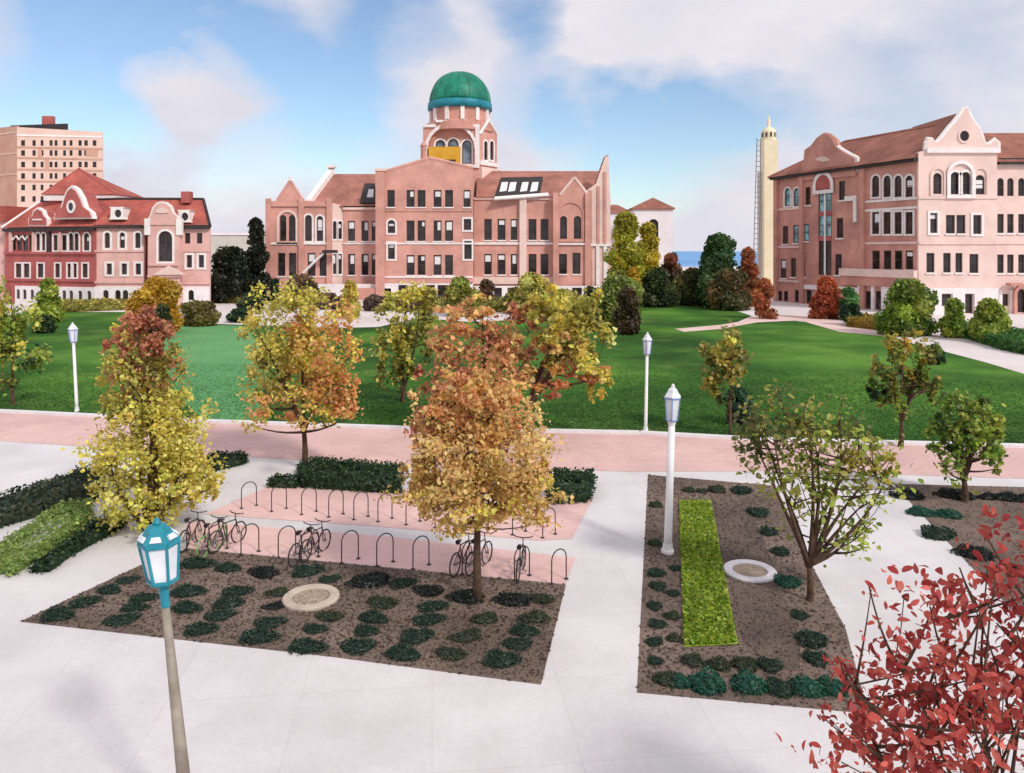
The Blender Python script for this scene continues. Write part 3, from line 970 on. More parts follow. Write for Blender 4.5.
# left pavilion
F = front(266, 329, 128.8)
wall(F, 'wall', outl(F, [(266, None), (329, None), (329, 201), (302.5, 201), (290, 181), (277, 201), (266, 201)]), B1,
     [(283, 215, 241, 6.5, 'a'), (292, 215, 241, 6.5, 'a'), (308.5, 215, 241, 7, 'at'), (320, 216, 241, 6.5, 'at'),
      (281.5, 253, 276, 7.5, 's'), (292.5, 253, 276, 7.5, 's'), (311.5, 253, 276, 8, 's'), (323, 253, 276, 7, 's')], blinds=0.1)
body('wall', F, 0.05, F.L - 0.05, F.uv(290, 202)[1], 11, B1)
mb = MB(); c0 = F.uv(287.5, 241)
F.ring(mb, rectpoly(F.uv(279, 0)[0], F.uv(296, 0)[0], F.uv(287, 242)[1], F.uv(287, 212)[1], True), rectpoly(F.uv(279, 0)[0], F.uv(296, 0)[0], F.uv(287, 242)[1], F.uv(287, 212)[1], True, 0.35), 0.003, 0.2)
mb.build('arch', B2, root)
course(F, 266, 329, 243.5, M['stone_trim'], 0.35, d1=0.2)
course(F, 266, 329, 205, B1, 0.5, d1=0.25, name='cornice')
for a in (266, 299, 327):
    u, _ = F.uv(a, 250); F.box('pilaster', u, u + 0.9, 0, F.uv(a, 200)[1] + 0.25, 0.004, 0.35, B1)
mb = MB(); mb.lathe(F.P(F.uv(290, 0)[0], F.uv(290, 181.5)[1], -0.25), [(0.25, 0), (0.35, .25), (0.2, .5), (0.28, .75), (0.05, 1.1)], 8); mb.build('finial', M['stone_trim'], root)
for s in ((276.5, 201, 290, 180.5), (303, 201, 290, 180.5)):
    a = F.uv(s[0], s[1]); b = F.uv(s[2], s[3])
    mb = MB(); mb.tube([F.P(a[0], a[1], -0.2), F.P(b[0], b[1], -0.2)], 0.28, 6); mb.build('coping', B1, root)
# angled pale bay
F = front(329, 344, 128.8, 130.6)
wall(F, 'wall', outl(F, [(329, None), (344, None), (344, 206), (329, 202)]), B2,
     [(334.5, 221, 239, 3.6, 'at'), (340, 221, 239, 3.6, 'at'), (334.5, 254, 274, 3.6, 't'), (340, 254, 274, 3.6, 't')], blinds=0.2)
# left wing
F = front(343, 376, 130.3); FL = F
wall(F, 'wall', outl(F, [(343, None), (377, None), (377, 207), (343, 207)]), B1,
     [(351.5, 221, 241, 7, 's'), (365, 221, 241, 7, 's'), (374, 221, 241, 4.5, 's'), (351.5, 254, 275, 7, 's'), (365, 254, 275, 7, 's'), (374, 254, 275, 4.5, 's')], blinds=0.7)
course(F, 343, 377, 243.5, M['stone_trim'], 0.25); course(F, 343, 377, 208, B2, 0.6, d1=0.3, name='cornice')
F2 = front(306, 381, 130.3)
rf, tri = rpt(F2, 311, 386, 206, 174, 7.5, over=0.3, hip0=2.2, m=M['roof_brown'])
body('wall', F2, 3.5, F2.L, F2.uv(340, 207.5)[1], 15, B1)
# raked white parapet at the left end of that roof
a, b = tri[0], tri[3]
mb = MB(); off = Vector((-0.9, 0, 0)); tk = Vector((0, 0, 1.1))
mb.hexa([a + off, a, b, b + off, a + off + tk, a + tk, b + tk, b + off + tk]); mb.build('parapet', M['stone_trim'], root)
mb = MB(); c = b + off * .5 + Vector((0, 0, 1.15)); mb.box(c + Vector((0, 0, .2)), (1.5, 1.5, 0.5)); mb.build('chimney_cap', M['stone_trim'], root)
# skylight on the left roof
mb = MB(); plate(mb, [(360, 204), (365, 185), (375, 185), (375, 204)], tri, 0.02, 0.35); sk = mb.build('skylight', M['dark'], root)
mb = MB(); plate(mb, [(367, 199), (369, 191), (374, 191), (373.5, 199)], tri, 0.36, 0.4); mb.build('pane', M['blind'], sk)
# tall pier
F = front(375.5, 384.5, 127.0)
F.box('pier', 0, F.L, 0, F.uv(380, 171)[1], -5, 0, B1)
F.box('pier_cap', -0.15, F.L + 0.15, F.uv(380, 171)[1], F.uv(380, 168.5)[1], -5.1, 0.15, B2)
# centre block
F = front(384, 473, 127.6)
top = [(384, None), (473, None), (473, 168), (430, 158), (384, 172)]
ws = []
for x, w in ((410.5, 8), (421.5, 8), (437.5, 8), (449, 8), (467, 7), (391, 7.5)):
    ws.append((x, 190, 207, w, 's'))
for x in (410.5, 421.5, 437.5, 449):
    ws += [(x, 220.5, 241, 8, 's'), (x, 255, 275, 8, 's')]
ws += [(391.5, 220, 233, 7.5, 'at'), (391.5, 243, 259, 7, 't'), (467.5, 219, 230, 7.5, 't'), (468, 241, 259, 7.5, 't')]
wall(F, 'wall', outl(F, top), B1, ws, blinds=0.75)
body('wall', F, 0.05, F.L - 0.05, F.uv(420, 173)[1], 16, B1)
for y in (210.5, 243.5, 277): course(F, 384, 473, y, B1 if y < 240 else M['stone_trim'], 0.28)
for (x0, y0, x1, y1) in ((384, 172, 430, 158), (430, 158, 473, 168)):
    a = F.uv(x0, y0); b = F.uv(x1, y1); mb = MB(); mb.tube([F.P(a[0], a[1], -0.2), F.P(b[0], b[1], -0.2)], 0.33, 6); mb.build('coping', B1, root)
# low gable roof of the centre block
mb = MB()
a, b, c = F.uv(386, 173), F.uv(430, 160), F.uv(471, 170)
lo = [F.P(q[0], q[1] - 0.2, -0.55) for q in (a, b, c)]; hi = [F.P(q[0], q[1] - 0.2, -14) for q in (a, b, c)]
mb.add(lo + hi, [(0, 1, 2), (3, 5, 4), (0, 3, 4, 1), (1, 4, 5, 2), (0, 2, 5, 3)]); mb.build('roof', M['roof_brown'], root)
# right wing
F = front(473, 556, 130.3)
ws = []
for x, w in ((488, 7.5), (501.5, 8), (514, 6.5), (532.5, 8), (544.5, 8)):
    ws += [(x, 219, 240, w, 's'), (x, 254, 274.5, w, 's')]
wall(F, 'wall', outl(F, [(474, None), (556, None), (556, 198), (474, 198)]), B1, ws, blinds=0.55)
for y in (243.5, 198.5): course(F, 474, 556, y, M['stone_trim'] if y > 200 else B2, 0.4, d1=0.25, name='string_course' if y > 200 else 'cornice')
F.box('string_course', 0, F.L, F.uv(500, 284)[1], F.uv(500, 277)[1], 0.003, 0.3, B2)
for px, w in ((519.5, 7),):
    u, _ = F.uv(px, 250); F.box('pilaster', u, u + 1.2, 0, F.uv(px, 198)[1], 0.004, 0.6, B2)
F2 = front(476, 606, 130.3)
rf, tri = rpt(F2, 476, 604, 196.5, 171, 7.5, over=0.35, m=M['roof_brown'])
body('wall', F2, 0.3, F2.L - 0.4, F2.uv(520, 198)[1], 15, B1)
mb = MB(); plate(mb, [(495, 198), (501, 179), (543, 178), (540, 194)], tri, 0.02, 0.3); sk = mb.build('skylight', M['dark'], root)
for x0 in (499.5, 508, 520, 530):
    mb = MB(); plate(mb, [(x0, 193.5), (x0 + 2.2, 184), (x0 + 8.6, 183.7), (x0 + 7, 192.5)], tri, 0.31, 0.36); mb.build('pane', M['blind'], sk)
mb = MB(); plate(mb, [(494, 200.5), (495, 198), (548, 194), (549, 196.5)], tri, 0.02, 0.28); mb.build('coping', M['stone_trim'], root)
# right pavilion with blind arch
F = front(553, 588, 129.0)
wall(F, 'wall', outl(F, [(553, None), (588, None), (588, 195), (586, 195), (574.5, 178), (560, 195), (553, 194)]), B1,
     [(563.5, 216, 239, 7, 'a'), (577.5, 216, 239, 7.5, 'a'), (563, 254, 274, 8, 's'), (576.5, 253, 274, 8, 's')], blinds=0.2)
body('wall', F, 0.05, F.L - .05, F.uv(570, 196)[1], 6, B1)
u0, u1 = F.uv(558.5, 0)[0], F.uv(582.5, 0)[0]
mb = MB(); F.ring(mb, rectpoly(u0, u1, F.uv(570, 240)[1], F.uv(570, 203)[1], True), rectpoly(u0, u1, F.uv(570, 240)[1], F.uv(570, 203)[1], True, 0.3), 0.003, 0.16); mb.build('arch', B1, root)
for a in (553, 585):
    u, _ = F.uv(a, 250); F.box('pilaster', u, u + 0.9, 0, F.uv(a, 193)[1], 0.004, 0.45, B1)
course(F, 554, 588, 244, M['stone_trim'], 0.3, d1=0.3)
for s in ((560, 195, 574.5, 177.5), (588, 195, 574.5, 177.5)):
    a = F.uv(s[0], s[1]); b = F.uv(s[2], s[3]); mb = MB(); mb.tube([F.P(a[0], a[1], -0.1), F.P(b[0], b[1], -0.1)], 0.26, 6); mb.build('coping', B2, root)
# corner gable end with raked parapet
F = front(587, 613, 129.6)
F.slab('wall', outl(F, [(587, None), (612, None), (611, 244), (610, 193), (608.5, 156), (605, 157), (596, 184), (587, 190)]), B2, (), 0, -1.2)
body('wall', F, 0.05, F.L - 0.3, F.uv(600, 193)[1], 14, B1, d=-1.22)
for px in (589, 596, 603.5):
    u, _ = F.uv(px, 250); F.box('pilaster', u, u + 0.55, 0, F.uv(px, 246)[1], 0.004, 0.3, M['stone_trim'] if px > 590 else B1)
course(F, 587, 611.5, 245, M['stone_trim'], 0.4, d1=0.35)
for px, y in ((589, 190), (597, 186), (603.5, 172)):
    u, _ = F.uv(px, 250); F.box('pilaster', u, u + 0.45, F.uv(px, 243.5)[1], F.uv(px, y)[1], 0.004, 0.2, B1)
a = F.uv(596, 184); b = F.uv(605.5, 157.5); mb = MB(); mb.tube([F.P(a[0], a[1], -0.4), F.P(b[0], b[1], -0.4), F.P(F.uv(608.5, 0)[0], F.uv(608, 156)[1], -0.4)], 0.3, 6); mb.build('coping', M['roof_brown'], root)
# white rusticated basement with dark openings
F = front(384, 473, 127.2)
vb = F.uv(430, 283.5)[1]
F.slab('plinth', [(0, 0), (F.L, 0), (F.L, vb), (0, vb)], M['stone_white'], (), 0, -0.35)
for x, w in ((403, 9), (430, 10), (443, 11)):
    u, _ = F.uv(x, 290); F.box('window', u - w * .08, u + w * .08, 0.05, vb - 0.25, 0.003, 0.08, M['glass'])
F = front(474, 612, 129.9 - 1.4); vb = F.uv(540, 286)[1]
F.slab('plinth', [(0, 0), (F.L, 0), (F.L, vb), (0, vb)], M['stone_white'], (), 0, -0.3)
for x, w in ((486, 9), (498, 8), (512, 9), (577, 10), (598, 7)):
    u, _ = F.uv(x, 292); F.box('window', u - w * .08, u + w * .08, 0.05, vb - 0.3, 0.003, 0.08, M['glass'])
F = front(300, 378, 128.2); vb = F.uv(340, 284)[1]
F.slab('plinth', [(0, 0), (F.L, 0), (F.L, vb), (0, vb)], M['stone_white'], (), 0, -0.3)
F.box('terrace', F.uv(357, 0)[0], F.uv(392, 0)[0], 0, vb - 0.7, 0.004, 1.0, M['brick_warm'])
# entrance canopy with slanted strut and steps
F = front(300, 345, 127.9)
a = F.uv(303, 274); b = F.uv(325, 253)
mb = MB(); mb.tube([F.P(a[0], a[1], 0.9), F.P(b[0], b[1], 0.9)], 0.2, 6); cn = mb.build('stair_rail', M['stone_trim'], root)
F.box('canopy', F.uv(324, 0)[0], F.uv(338, 0)[0], F.uv(330, 253)[1], F.uv(330, 250)[1], 0.2, 1.3, M['dark'])
# tower under the dome
P0, P1, P2 = at(423, 251, 136), at(479.5, 251, 135.5), at(497, 251, 140)
P3, P4 = at(494, 251, 147), at(424, 251, 147)
zt = at(460, 128, 136).z
mb = MB(); mb.prism([P0 + Vector((.3, 1.6, 0)), P1 + Vector((-1.0, 1.6, 0)), P2 + Vector((-.9, .6, 0)), P3, P4], 12, zt); mb.build('tower', B1, root)
F = Facade(P0, P1, root)
arc = rectpoly(F.uv(427.5, 0)[0], F.uv(475, 0)[0], F.uv(450, 165)[1], F.uv(450, 126)[1], True)
F.slab('wall', outl(F, [(423, 200), (479.5, 200), (479.5, 127), (466, 121.5), (437, 121.5), (423, 127)]), B1, [arc], 0, -0.9)
mb = MB(); F.ring(mb, arc, rectpoly(F.uv(427.5, 0)[0], F.uv(475, 0)[0], F.uv(450, 165)[1], F.uv(450, 126)[1], True, 0.55), 0.004, 0.4); mb.build('arch', M['stone_trim'], root)
wall(F, 'wall', outl(F, [(426, 168), (476, 168), (476, 125), (426, 125)]), M['brick_warm'],
     [(440, 139.5, 150, 10, 'atGn'), (453, 138.5, 150, 11, 'atGn'), (466.5, 140, 163.5, 9.5, 'atGn')], d1=-0.55, thick=0.34, blinds=0)
F.box('parapet', F.uv(429, 0)[0], F.uv(460, 0)[0], F.uv(445, 164)[1], F.uv(445, 147)[1], -0.5, 0.55, M['gold'])
F.box('dark_gap', F.uv(445, 0)[0], F.uv(456, 0)[0], F.uv(445, 164)[1], F.uv(445, 160)[1], 0.56, 0.7, M['dark'])  # dark box for the gap at the parapet's foot
mb = MB(); u = F.uv(424, 0)[0]; p = F.P(u, F.uv(424, 163)[1], 0.3); mb.lathe(p, [(0.55, 0), (0.55, 2.9), (0.7, 3.0), (0.4, 3.5), (0.05, 3.9)], 8); mb.build('turret', B1, root)
course(F, 423, 436, 126, M['stone_trim'], 0.5, -0.9, 0.3, 'cornice'); course(F, 467, 479.5, 126, M['stone_trim'], 0.5, -0.9, 0.3, 'cornice'); course(F, 436, 467, 121.3, M['stone_trim'], 0.4, -0.9, 0.42, 'cornice')
for px in (477.5,):
    F.box('pilaster', F.uv(px - 2, 0)[0], F.uv(px + 2, 0)[0], F.uv(px, 168)[1], F.uv(px, 127)[1], 0.004, 0.35, M['stone_trim'])
F = Facade(P1, P2, root)
wall(F, 'wall', [(0, 12), (F.L, 12), (F.L, F.uv(494, 133)[1]), (F.L * 0.5, F.uv(488, 120)[1]), (0, F.uv(480, 134)[1])], B1,
     [(485.5, 141, 160, 3.6, 'at'), (491.5, 141, 160, 3.6, 'at')], thick=0.6, blinds=0)
for a, b in (((0.05, F.uv(480, 134)[1]), (F.L * .5, F.uv(488, 120)[1])), ((F.L - .05, F.uv(494, 133)[1]), (F.L * .5, F.uv(488, 120)[1]))):
    mb = MB(); mb.tube([F.P(a[0], a[1], 0), F.P(b[0], b[1], 0)], 0.3, 6); mb.build('coping', M['stone_trim'], root)
F.box('string_course', -0.1, F.L + 0.1, F.uv(488, 166)[1], F.uv(488, 162)[1], 0.003, 0.35, M['stone_trim'])
F.box('wall', 0.1, F.L + 0.7, 10, F.uv(488, 168)[1], -6, 0.5, B2)
# drum and dome
Cd = at(460, 251, 141.2); Rk = ppm(141.2, 110)
zd0, zd1, zd2, zdt = at(460, 126, 141.2).z, at(460, 111.5, 141.2).z, at(460, 103.5, 141.2).z, at(460, 72.5, 141.2).z
mb = MB(); mb.lathe((Cd.x, Cd.y, 0), [(6.7, zd0 - 1.5), (6.4, zd0), (5.3, zd0 + 0.4), (5.3, zd1 + .1)], 32); dr = mb.build('drum', M['brick_warm'], root)
for k in range(12):
    w = 2 * math.pi * k / 12 + 0.15
    mb = MB(); mb.box((Cd.x + 5.4 * math.cos(w), Cd.y + 5.4 * math.sin(w), (zd0 + zd1) / 2 + .2), (0.5, 0.7, zd1 - zd0 - 0.4), w); mb.build('column', M['stone_trim'], dr)
R = 31 * Rk
mb = MB(); mb.lathe((Cd.x, Cd.y, 0), [(R * 1.0, zd1), (R * 1.04, zd1 + .15), (R * 1.03, zd2 - .2), (R * 0.985, zd2)], 48); mb.build('dome_band', M['copper_blue'], root, smooth=True)
mb = MB(); hh = zdt - zd2
mb.lathe((Cd.x, Cd.y, 0), [(R * 0.98 * math.cos(t) ** 0.9 if t < 1.57 else 0.02, zd2 + hh * math.sin(t)) for t in [1.5707 * i / 18 for i in range(19)]], 48)
dm = mb.build('dome', M['copper'], root, smooth=True)
for k in range(16):
    w = 2 * math.pi * k / 16
    mb = MB(); mb.tube([(Cd.x + math.cos(w) * R * 0.985 * math.cos(t) ** 0.9, Cd.y + math.sin(w) * R * 0.985 * math.cos(t) ** 0.9, zd2 + hh * math.sin(t)) for t in [1.5 * i / 10 for i in range(11)]], 0.075, 5)
    mb.build('rib', M['copper'], dm)

# ------------------------------------------------------------------ left building with mansard roof
YL = 112.3
root = empty('mansard_building', Vector((at(120, 251, YL).x, YL, 0)), 'red brick building with a red mansard roof, white trimmed dormers and pyramid roof', 'building')
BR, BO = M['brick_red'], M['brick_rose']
# off-frame wing
F = front(-120, 8, 124, 119.5)
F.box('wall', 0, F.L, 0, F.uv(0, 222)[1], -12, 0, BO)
mb = MB(); F.box('roof', -0.3, F.L, F.uv(0, 222)[1], F.uv(0, 206)[1], -12, 0.3, M['roof_red'])
# left range, turned from the sun for shade; darker, redder brick too
F1 = front(5, 96, 118.6, 112.2); F = F1
ws = []
for x, w, fl in ((13.5, 5, ''), (19.5, 5, ''), (25.5, 5, ''), (31, 4, ''), (38.5, 4, 'at'), (44, 3.5, 'at'), (56, 4.5, 't'), (64, 6.5, 't'), (71.5, 4.5, 'at'), (77, 4.5, 'at'), (87, 6, 'at')):
    ws.append((x, 233 if 'a' in fl else 235, 250.5, w, fl))
for x, w in ((19, 6), (27, 6), (41, 6), (58, 5), (69.5, 3.6), (75.5, 3.6), (85.5, 5.5)):
    ws.append((x, 263.5, 277.5, w, 't'))
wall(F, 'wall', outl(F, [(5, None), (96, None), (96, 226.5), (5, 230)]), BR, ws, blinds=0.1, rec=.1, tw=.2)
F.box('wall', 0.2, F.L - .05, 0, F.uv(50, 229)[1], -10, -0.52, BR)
for y in (253, 280): course(F, 5, 96, y, BR, 0.35, d1=0.25)
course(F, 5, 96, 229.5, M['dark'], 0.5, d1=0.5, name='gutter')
for x in (10.5, 33.5, 48.5, 60):
    u, _ = F.uv(x, 250); F.box('pilaster', u, u + 0.55, F.uv(x, 252)[1], F.uv(x, 232)[1], 0.004, 0.3, BO if x != 48.5 else M['dark'])
for x in (14, 20, 26): # white bargeboard pattern of the loggia
    a = F.uv(x - 2.6, 236); b = F.uv(x, 240); c = F.uv(x + 2.6, 236)
    mb = MB(); mb.tube([F.P(a[0], a[1], 0.15), F.P(b[0], b[1], 0.15), F.P(c[0], c[1], 0.15)], 0.13, 5); mb.build('bargeboard', M['stone_trim'], root)
# middle range and recess, right range
F2 = front(95, 144, 112.3); F = F2
ws = [(x, 232.5, 248, 5.5, 'at') for x in (107.5, 122.5, 138)] + [(x, 263.5, 274.5, 5.5, 't') for x in (109.5, 124.5, 138.5)]
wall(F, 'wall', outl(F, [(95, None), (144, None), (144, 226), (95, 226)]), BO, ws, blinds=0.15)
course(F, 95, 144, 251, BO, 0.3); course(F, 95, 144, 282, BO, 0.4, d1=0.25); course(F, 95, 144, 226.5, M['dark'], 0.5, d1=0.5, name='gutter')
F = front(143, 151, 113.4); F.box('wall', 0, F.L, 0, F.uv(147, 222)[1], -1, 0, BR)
F4 = front(178, 210, 112.3); F = F4
wall(F, 'wall', outl(F, [(178, None), (209.5, None), (209.5, 226), (178, 226)]), BO,
     [(187.5, 233, 243.5, 5.5, ''), (199.5, 233, 243.5, 5.5, ''), (189.5, 255, 267.5, 5.5, 't'), (201.5, 255, 267.5, 5.5, 't')], blinds=0.1)
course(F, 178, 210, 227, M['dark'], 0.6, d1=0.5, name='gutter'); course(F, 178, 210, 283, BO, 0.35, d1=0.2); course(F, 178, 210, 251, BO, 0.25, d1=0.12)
FB = front(96, 209.5, 112.3)
xa, xb, xr_ = FB.A.x, FB.B.x, at(206, 251, 124).x
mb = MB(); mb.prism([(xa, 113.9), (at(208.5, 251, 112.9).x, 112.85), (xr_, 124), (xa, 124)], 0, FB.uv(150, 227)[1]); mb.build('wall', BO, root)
# curved gable pavilion
F3 = front(147.5, 180, 111.0); F = F3
g = [(147.5, None), (179.5, None), (179.5, 224), (176.5, 216), (172, 212.5), (170, 207), (165.5, 203.5), (161, 202.8), (157, 204), (153.5, 208), (151.5, 214), (148, 220)]
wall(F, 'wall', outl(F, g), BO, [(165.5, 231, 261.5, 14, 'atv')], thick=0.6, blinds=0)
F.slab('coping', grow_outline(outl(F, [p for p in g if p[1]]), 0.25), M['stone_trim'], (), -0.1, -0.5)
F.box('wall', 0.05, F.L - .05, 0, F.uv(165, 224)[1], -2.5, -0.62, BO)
course(F, 147.5, 179.5, 224, BO, 0.3, d1=0.16); course(F, 149, 179, 264.5, BO, 0.35, d1=0.3); course(F, 148, 180, 276, BO, 0.35, d1=0.3)
p = outl(F, [(154, 275), (186, 274.5), (170, 265.5)]); F.slab('pediment', p, B2, (), 0.5, 0.004)
a = outl(F, [(155, 212.5), (163, 213.5), (169, 212.5), (167, 209), (162, 207.5), (158, 209)]); F.slab('crest', a, B2, (), 0.14, 0.004)
# stone shoulder blocks
for x in (147, 178.5):
    u, v = F.uv(x, 224); F.box('shoulder', u - .3, u + .5, v - 1.6, v + 0.8, -0.5, 0.2, M['stone_trim'])
# white basement
for FF, x0, x1, wx in ((F1, 17, 96, (20, 26.5, 34, 66, 73, 82, 91)), (F2, 96, 144, (107, 119, 126.5, 137)), (F4, 174, 210, (181, 192))):
    u0, u1 = FF.uv(x0, 0)[0], FF.uv(x1, 0)[0]; vb = FF.uv((x0 + x1) / 2, 286.5)[1]
    FF.slab('plinth', [(u0, 0), (u1, 0), (u1, vb), (u0, vb)], M['stone_white'], [rectpoly(FF.uv(x, 0)[0] - .42, FF.uv(x, 0)[0] + .42, vb - 2.0, vb - 0.5, True) for x in wx], 0.35, 0.004)
    for x in wx:
        u = FF.uv(x, 0)[0]; FF.slab('window', rectpoly(u - .42, u + .42, vb - 2.0, vb - 0.5, True), M['glass'], (), 0.16, 0.06)
# mansard roof
ze = F2.uv(120, 226.5)[1]
fr = [F1.P(0, ze, 0.5), F1.P(F1.L, ze, 0.5), F4.P(F4.L + .2, ze, 0.4)]
tp = [F1.P(2.6, 0, -4), F1.P(F1.L + .6, 0, -4), F4.P(F4.L - 2.6, 0, -4)]
zr = at(100, 199, 116).z
tp = [Vector((p.x, p.y, zr)) for p in tp]
bk = [Vector((p.x, 127, ze)) for p in (fr[0], fr[1])] + [Vector((at(205, 251, 127).x, 127, ze))]; bt = [Vector((p.x, 123.5, zr)) for p in tp[:2]] + [Vector((at(186, 251, 123.5).x, 123.5, zr))]
mb = MB(); vs = fr + tp + bk + bt
mb.add(vs, [(0, 1, 4, 3), (1, 2, 5, 4), (3, 4, 10, 9), (4, 5, 11, 10), (0, 3, 9, 6), (2, 8, 11, 5), (6, 9, 10, 7), (7, 10, 11, 8), (0, 6, 7, 1), (1, 7, 8, 2)])
mb.build('roof', M['roof_red'], root)
for a, b in ((fr[0], tp[0]), (tp[0], tp[1]), (tp[1], tp[2]), (fr[2], tp[2])):
    mb = MB(); mb.tube([a, b], 0.22, 6); mb.build('ridge', M['stone_trim'] if a is fr[0] else M['dark'], root)
mb = MB(); c = at(187, 198, 115.5); mb.box((c.x, c.y, c.z + 0.1), (1.3, 1.3, 1.7)); mb.build('chimney', BR, root)
# pyramid roof with its tower
cx0, cx1 = at(44, 251, 119).x, at(117, 251, 119).x; zc = at(80, 194.5, 119).z; ap = at(77, 168.5, 123); wd = cx1 - cx0; yb = 119
mb = MB(); mb.box(((cx0 + cx1) / 2, yb + wd * .4, (zc - 1) / 2), (wd - 1.2, wd * .8 - 1.2, zc - 1)); mb.build('tower', BR, root)
mb = MB(); mb.box(((cx0 + cx1) / 2, yb + wd * .4, zc - 0.5), (wd, wd * .8, 0.9)); mb.build('cornice', M['stone_trim'], root)
mb = MB(); q = [Vector((cx0 - .2, yb - .2, zc)), Vector((cx1 + .2, yb - .2, zc)), Vector((cx1 + .2, yb + wd * .8, zc)), Vector((cx0 - .2, yb + wd * .8, zc)), Vector((ap.x, yb + wd * .4, at(77, 168.5, yb + wd * .4).z))]
mb.add(q, [(0, 1, 4), (1, 2, 4), (2, 3, 4), (3, 0, 4), (3, 2, 1, 0)]); mb.build('roof', M['roof_red'], root)
mb = MB(); mb.tube([q[0], q[4], q[1]], 0.16, 6); mb.build('ridge', BR, root)
# gable dormers
F = F1
g = [(58.5, 218), (60, 212.5), (66, 207.5), (68.5, 199), (71.5, 191.5), (75, 188.5), (79, 191.5), (83, 199), (86, 207), (92.5, 211.5), (94.5, 217.5)]
o1 = outl(F, g)
dz_ = F.slab('dormer', o1, BR, (), 0.7, -2.6)
F.slab('coping', grow_outline(o1, 0.42), M['stone_trim'], (), 0.55, -0.2, dz_)
u, v = F.uv(75.5, 207)
mb = MB(); F.ring(mb, [(u + .5 * math.cos(t), v + .62 * math.sin(t)) for t in [6.283 * i / 14 for i in range(14)]], [(u + .85 * math.cos(t), v + 1.0 * math.sin(t)) for t in [6.283 * i / 14 for i in range(14)]], 0.705, 0.85); mb.build('medallion', M['stone_trim'], dz_)
F.slab('pane', [(u + .5 * math.cos(t), v + .62 * math.sin(t)) for t in [6.283 * i / 14 for i in range(14)]], M['glass'], (), 0.76, 0.705, dz_)
g = [(31.5, 225), (32, 218), (35.5, 216), (36.5, 212), (40, 209.5), (44, 211.5), (45.5, 216), (48.5, 218.5), (49, 225)]
o1 = outl(F, g); d2 = F.slab('dormer', o1, BR, (), 0.5, -2.2); F.slab('coping', grow_outline(o1, 0.3), M['stone_trim'], (), 0.38, -0.2, d2)
F.box('sill', *[F.uv(36, 0)[0], F.uv(45, 0)[0]], F.uv(40, 220.5)[1], F.uv(40, 219)[1], 0.503, 0.62, M['stone_trim'], d2)
for FF, x0, x1, y0, y1 in ((F2, 111, 125, 207, 219.5), (F4, 178.5, 191, 210, 222.5)):
    xc = (x0 + x1) / 2
    o1 = outl(FF, [(x0 - 1, y1), (x1 + 1, y1), (x1 - 0.5, y1 - 2.5), (x1 - 1, y0 + 2), (x1 + .5, y0), (x0 - .5, y0), (x0 + 1, y0 + 2), (x0 + .5, y1 - 2.5)])
    u, v = FF.uv(xc + 1, (y0 + y1) / 2 + .4); cir = [(u + .52 * math.cos(t), v + .6 * math.sin(t)) for t in [6.283 * i / 14 for i in range(14)]]
    d3 = FF.slab('dormer', o1, M['stone_trim'], [cir], 0.35, -2.2)
    FF.slab('pane', cir, M['glass'], (), 0.1, 0.0, d3)

# ------------------------------------------------------------------ high-rise behind it
root = empty('tower_block', Vector((at(50, 251, 221).x, 221, 0)), 'tall buff apartment block with shade-toned tan left face, small dark windows and flat roof', 'building')
FA = front(17, 102.5, 220, 224)
ws = []
cols_ = [(23, 4), (34, 3.4), (42, 3), (51, 3), (56, 3), (64.5, 3), (71, 3), (80, 3.4), (86, 3.6), (94.5, 3.8)]
for y in (143, 153, 164.5, 176, 187.5, 199):
    for x, w in cols_: ws.append((x, y - 2.8, y + 2.8, w, 'n'))
wall(FA, 'wall', outl(FA, [(17, None), (102.5, None), (102.5, 132), (17, 127)]), M['stone_buff'], ws, thick=0.6, blinds=0)
mb = MB(); mb.prism([FA.P(.1, 0, -.62), FA.P(FA.L - .1, 0, -.62), (at(100, 251, 240).x, 240), (at(10, 251, 240).x, 240)], 0, FA.uv(60, 131)[1]); mb.build('wall', M['stone_buff'], root)
for y in (136, 148, 158.5, 170, 181.5):
    course(FA, 17, 102.5, y, M['stone_tan_shade'] if y > 140 else M['stone_trim'], 0.5, d1=0.15)
for x0, x1, y in ((38, 42, 153), (45, 49, 164), (86, 98, 152)):
    u0, v = FA.uv(x0, y); u1, _ = FA.uv(x1, y); FA.box('panel', u0, u1, v - 1.2, v + 1.2, 0.003, 0.12, M['stone_tan_shade'])
FBk = front(-60, 17, 240, 220)
FBk.slab('wall', outl(FBk, [(-60, None), (17, None), (17, 126), (-60, 133)]), M['stone_tan_shade'], (), 0, -0.6)  # darker stone here paints the shade of the left-facing side
for y in (137, 157, 177): course(FBk, -60, 17, y, M['stone_buff'], 0.35, d1=0.12)
c0, c1 = at(4, 127, 226), at(70, 130, 229)
zt = at(40, 121.5, 228).z
mb = MB(); mb.hexa([(c0.x, 226, 40), (c1.x, 228, 40), (at(68, 251, 236).x, 236, 40), (c0.x, 236, 40), (c0.x + 2, 226, zt - 1.5), (c1.x, 228, zt - .6), (at(68, 251, 236).x, 236, zt - .6), (c0.x + 2, 236, zt - 1)]); mb.build('penthouse', M['dark'], root)
mb = MB(); c = at(44.5, 120, 228); mb.box((c.x, 230, zt + 0.1), (3.2, 1.5, 3.6)); mb.build('chimney', M['brick_red'], root)

# low grey building beyond the conifers
root = empty('low_building', Vector((at(235, 251, 190).x, 190, 0)), 'low grey flat-roofed building half hidden behind the dark evergreens', 'building')
F = front(200, 272, 190)
F.slab('wall', outl(F, [(200, None), (272, None), (272, 234), (200, 234)]), M['plaster_grey'], (), 0, -9)
course(F, 199, 273, 234, M['stone_white'], 0.5, -9.1, 0.3, 'parapet')

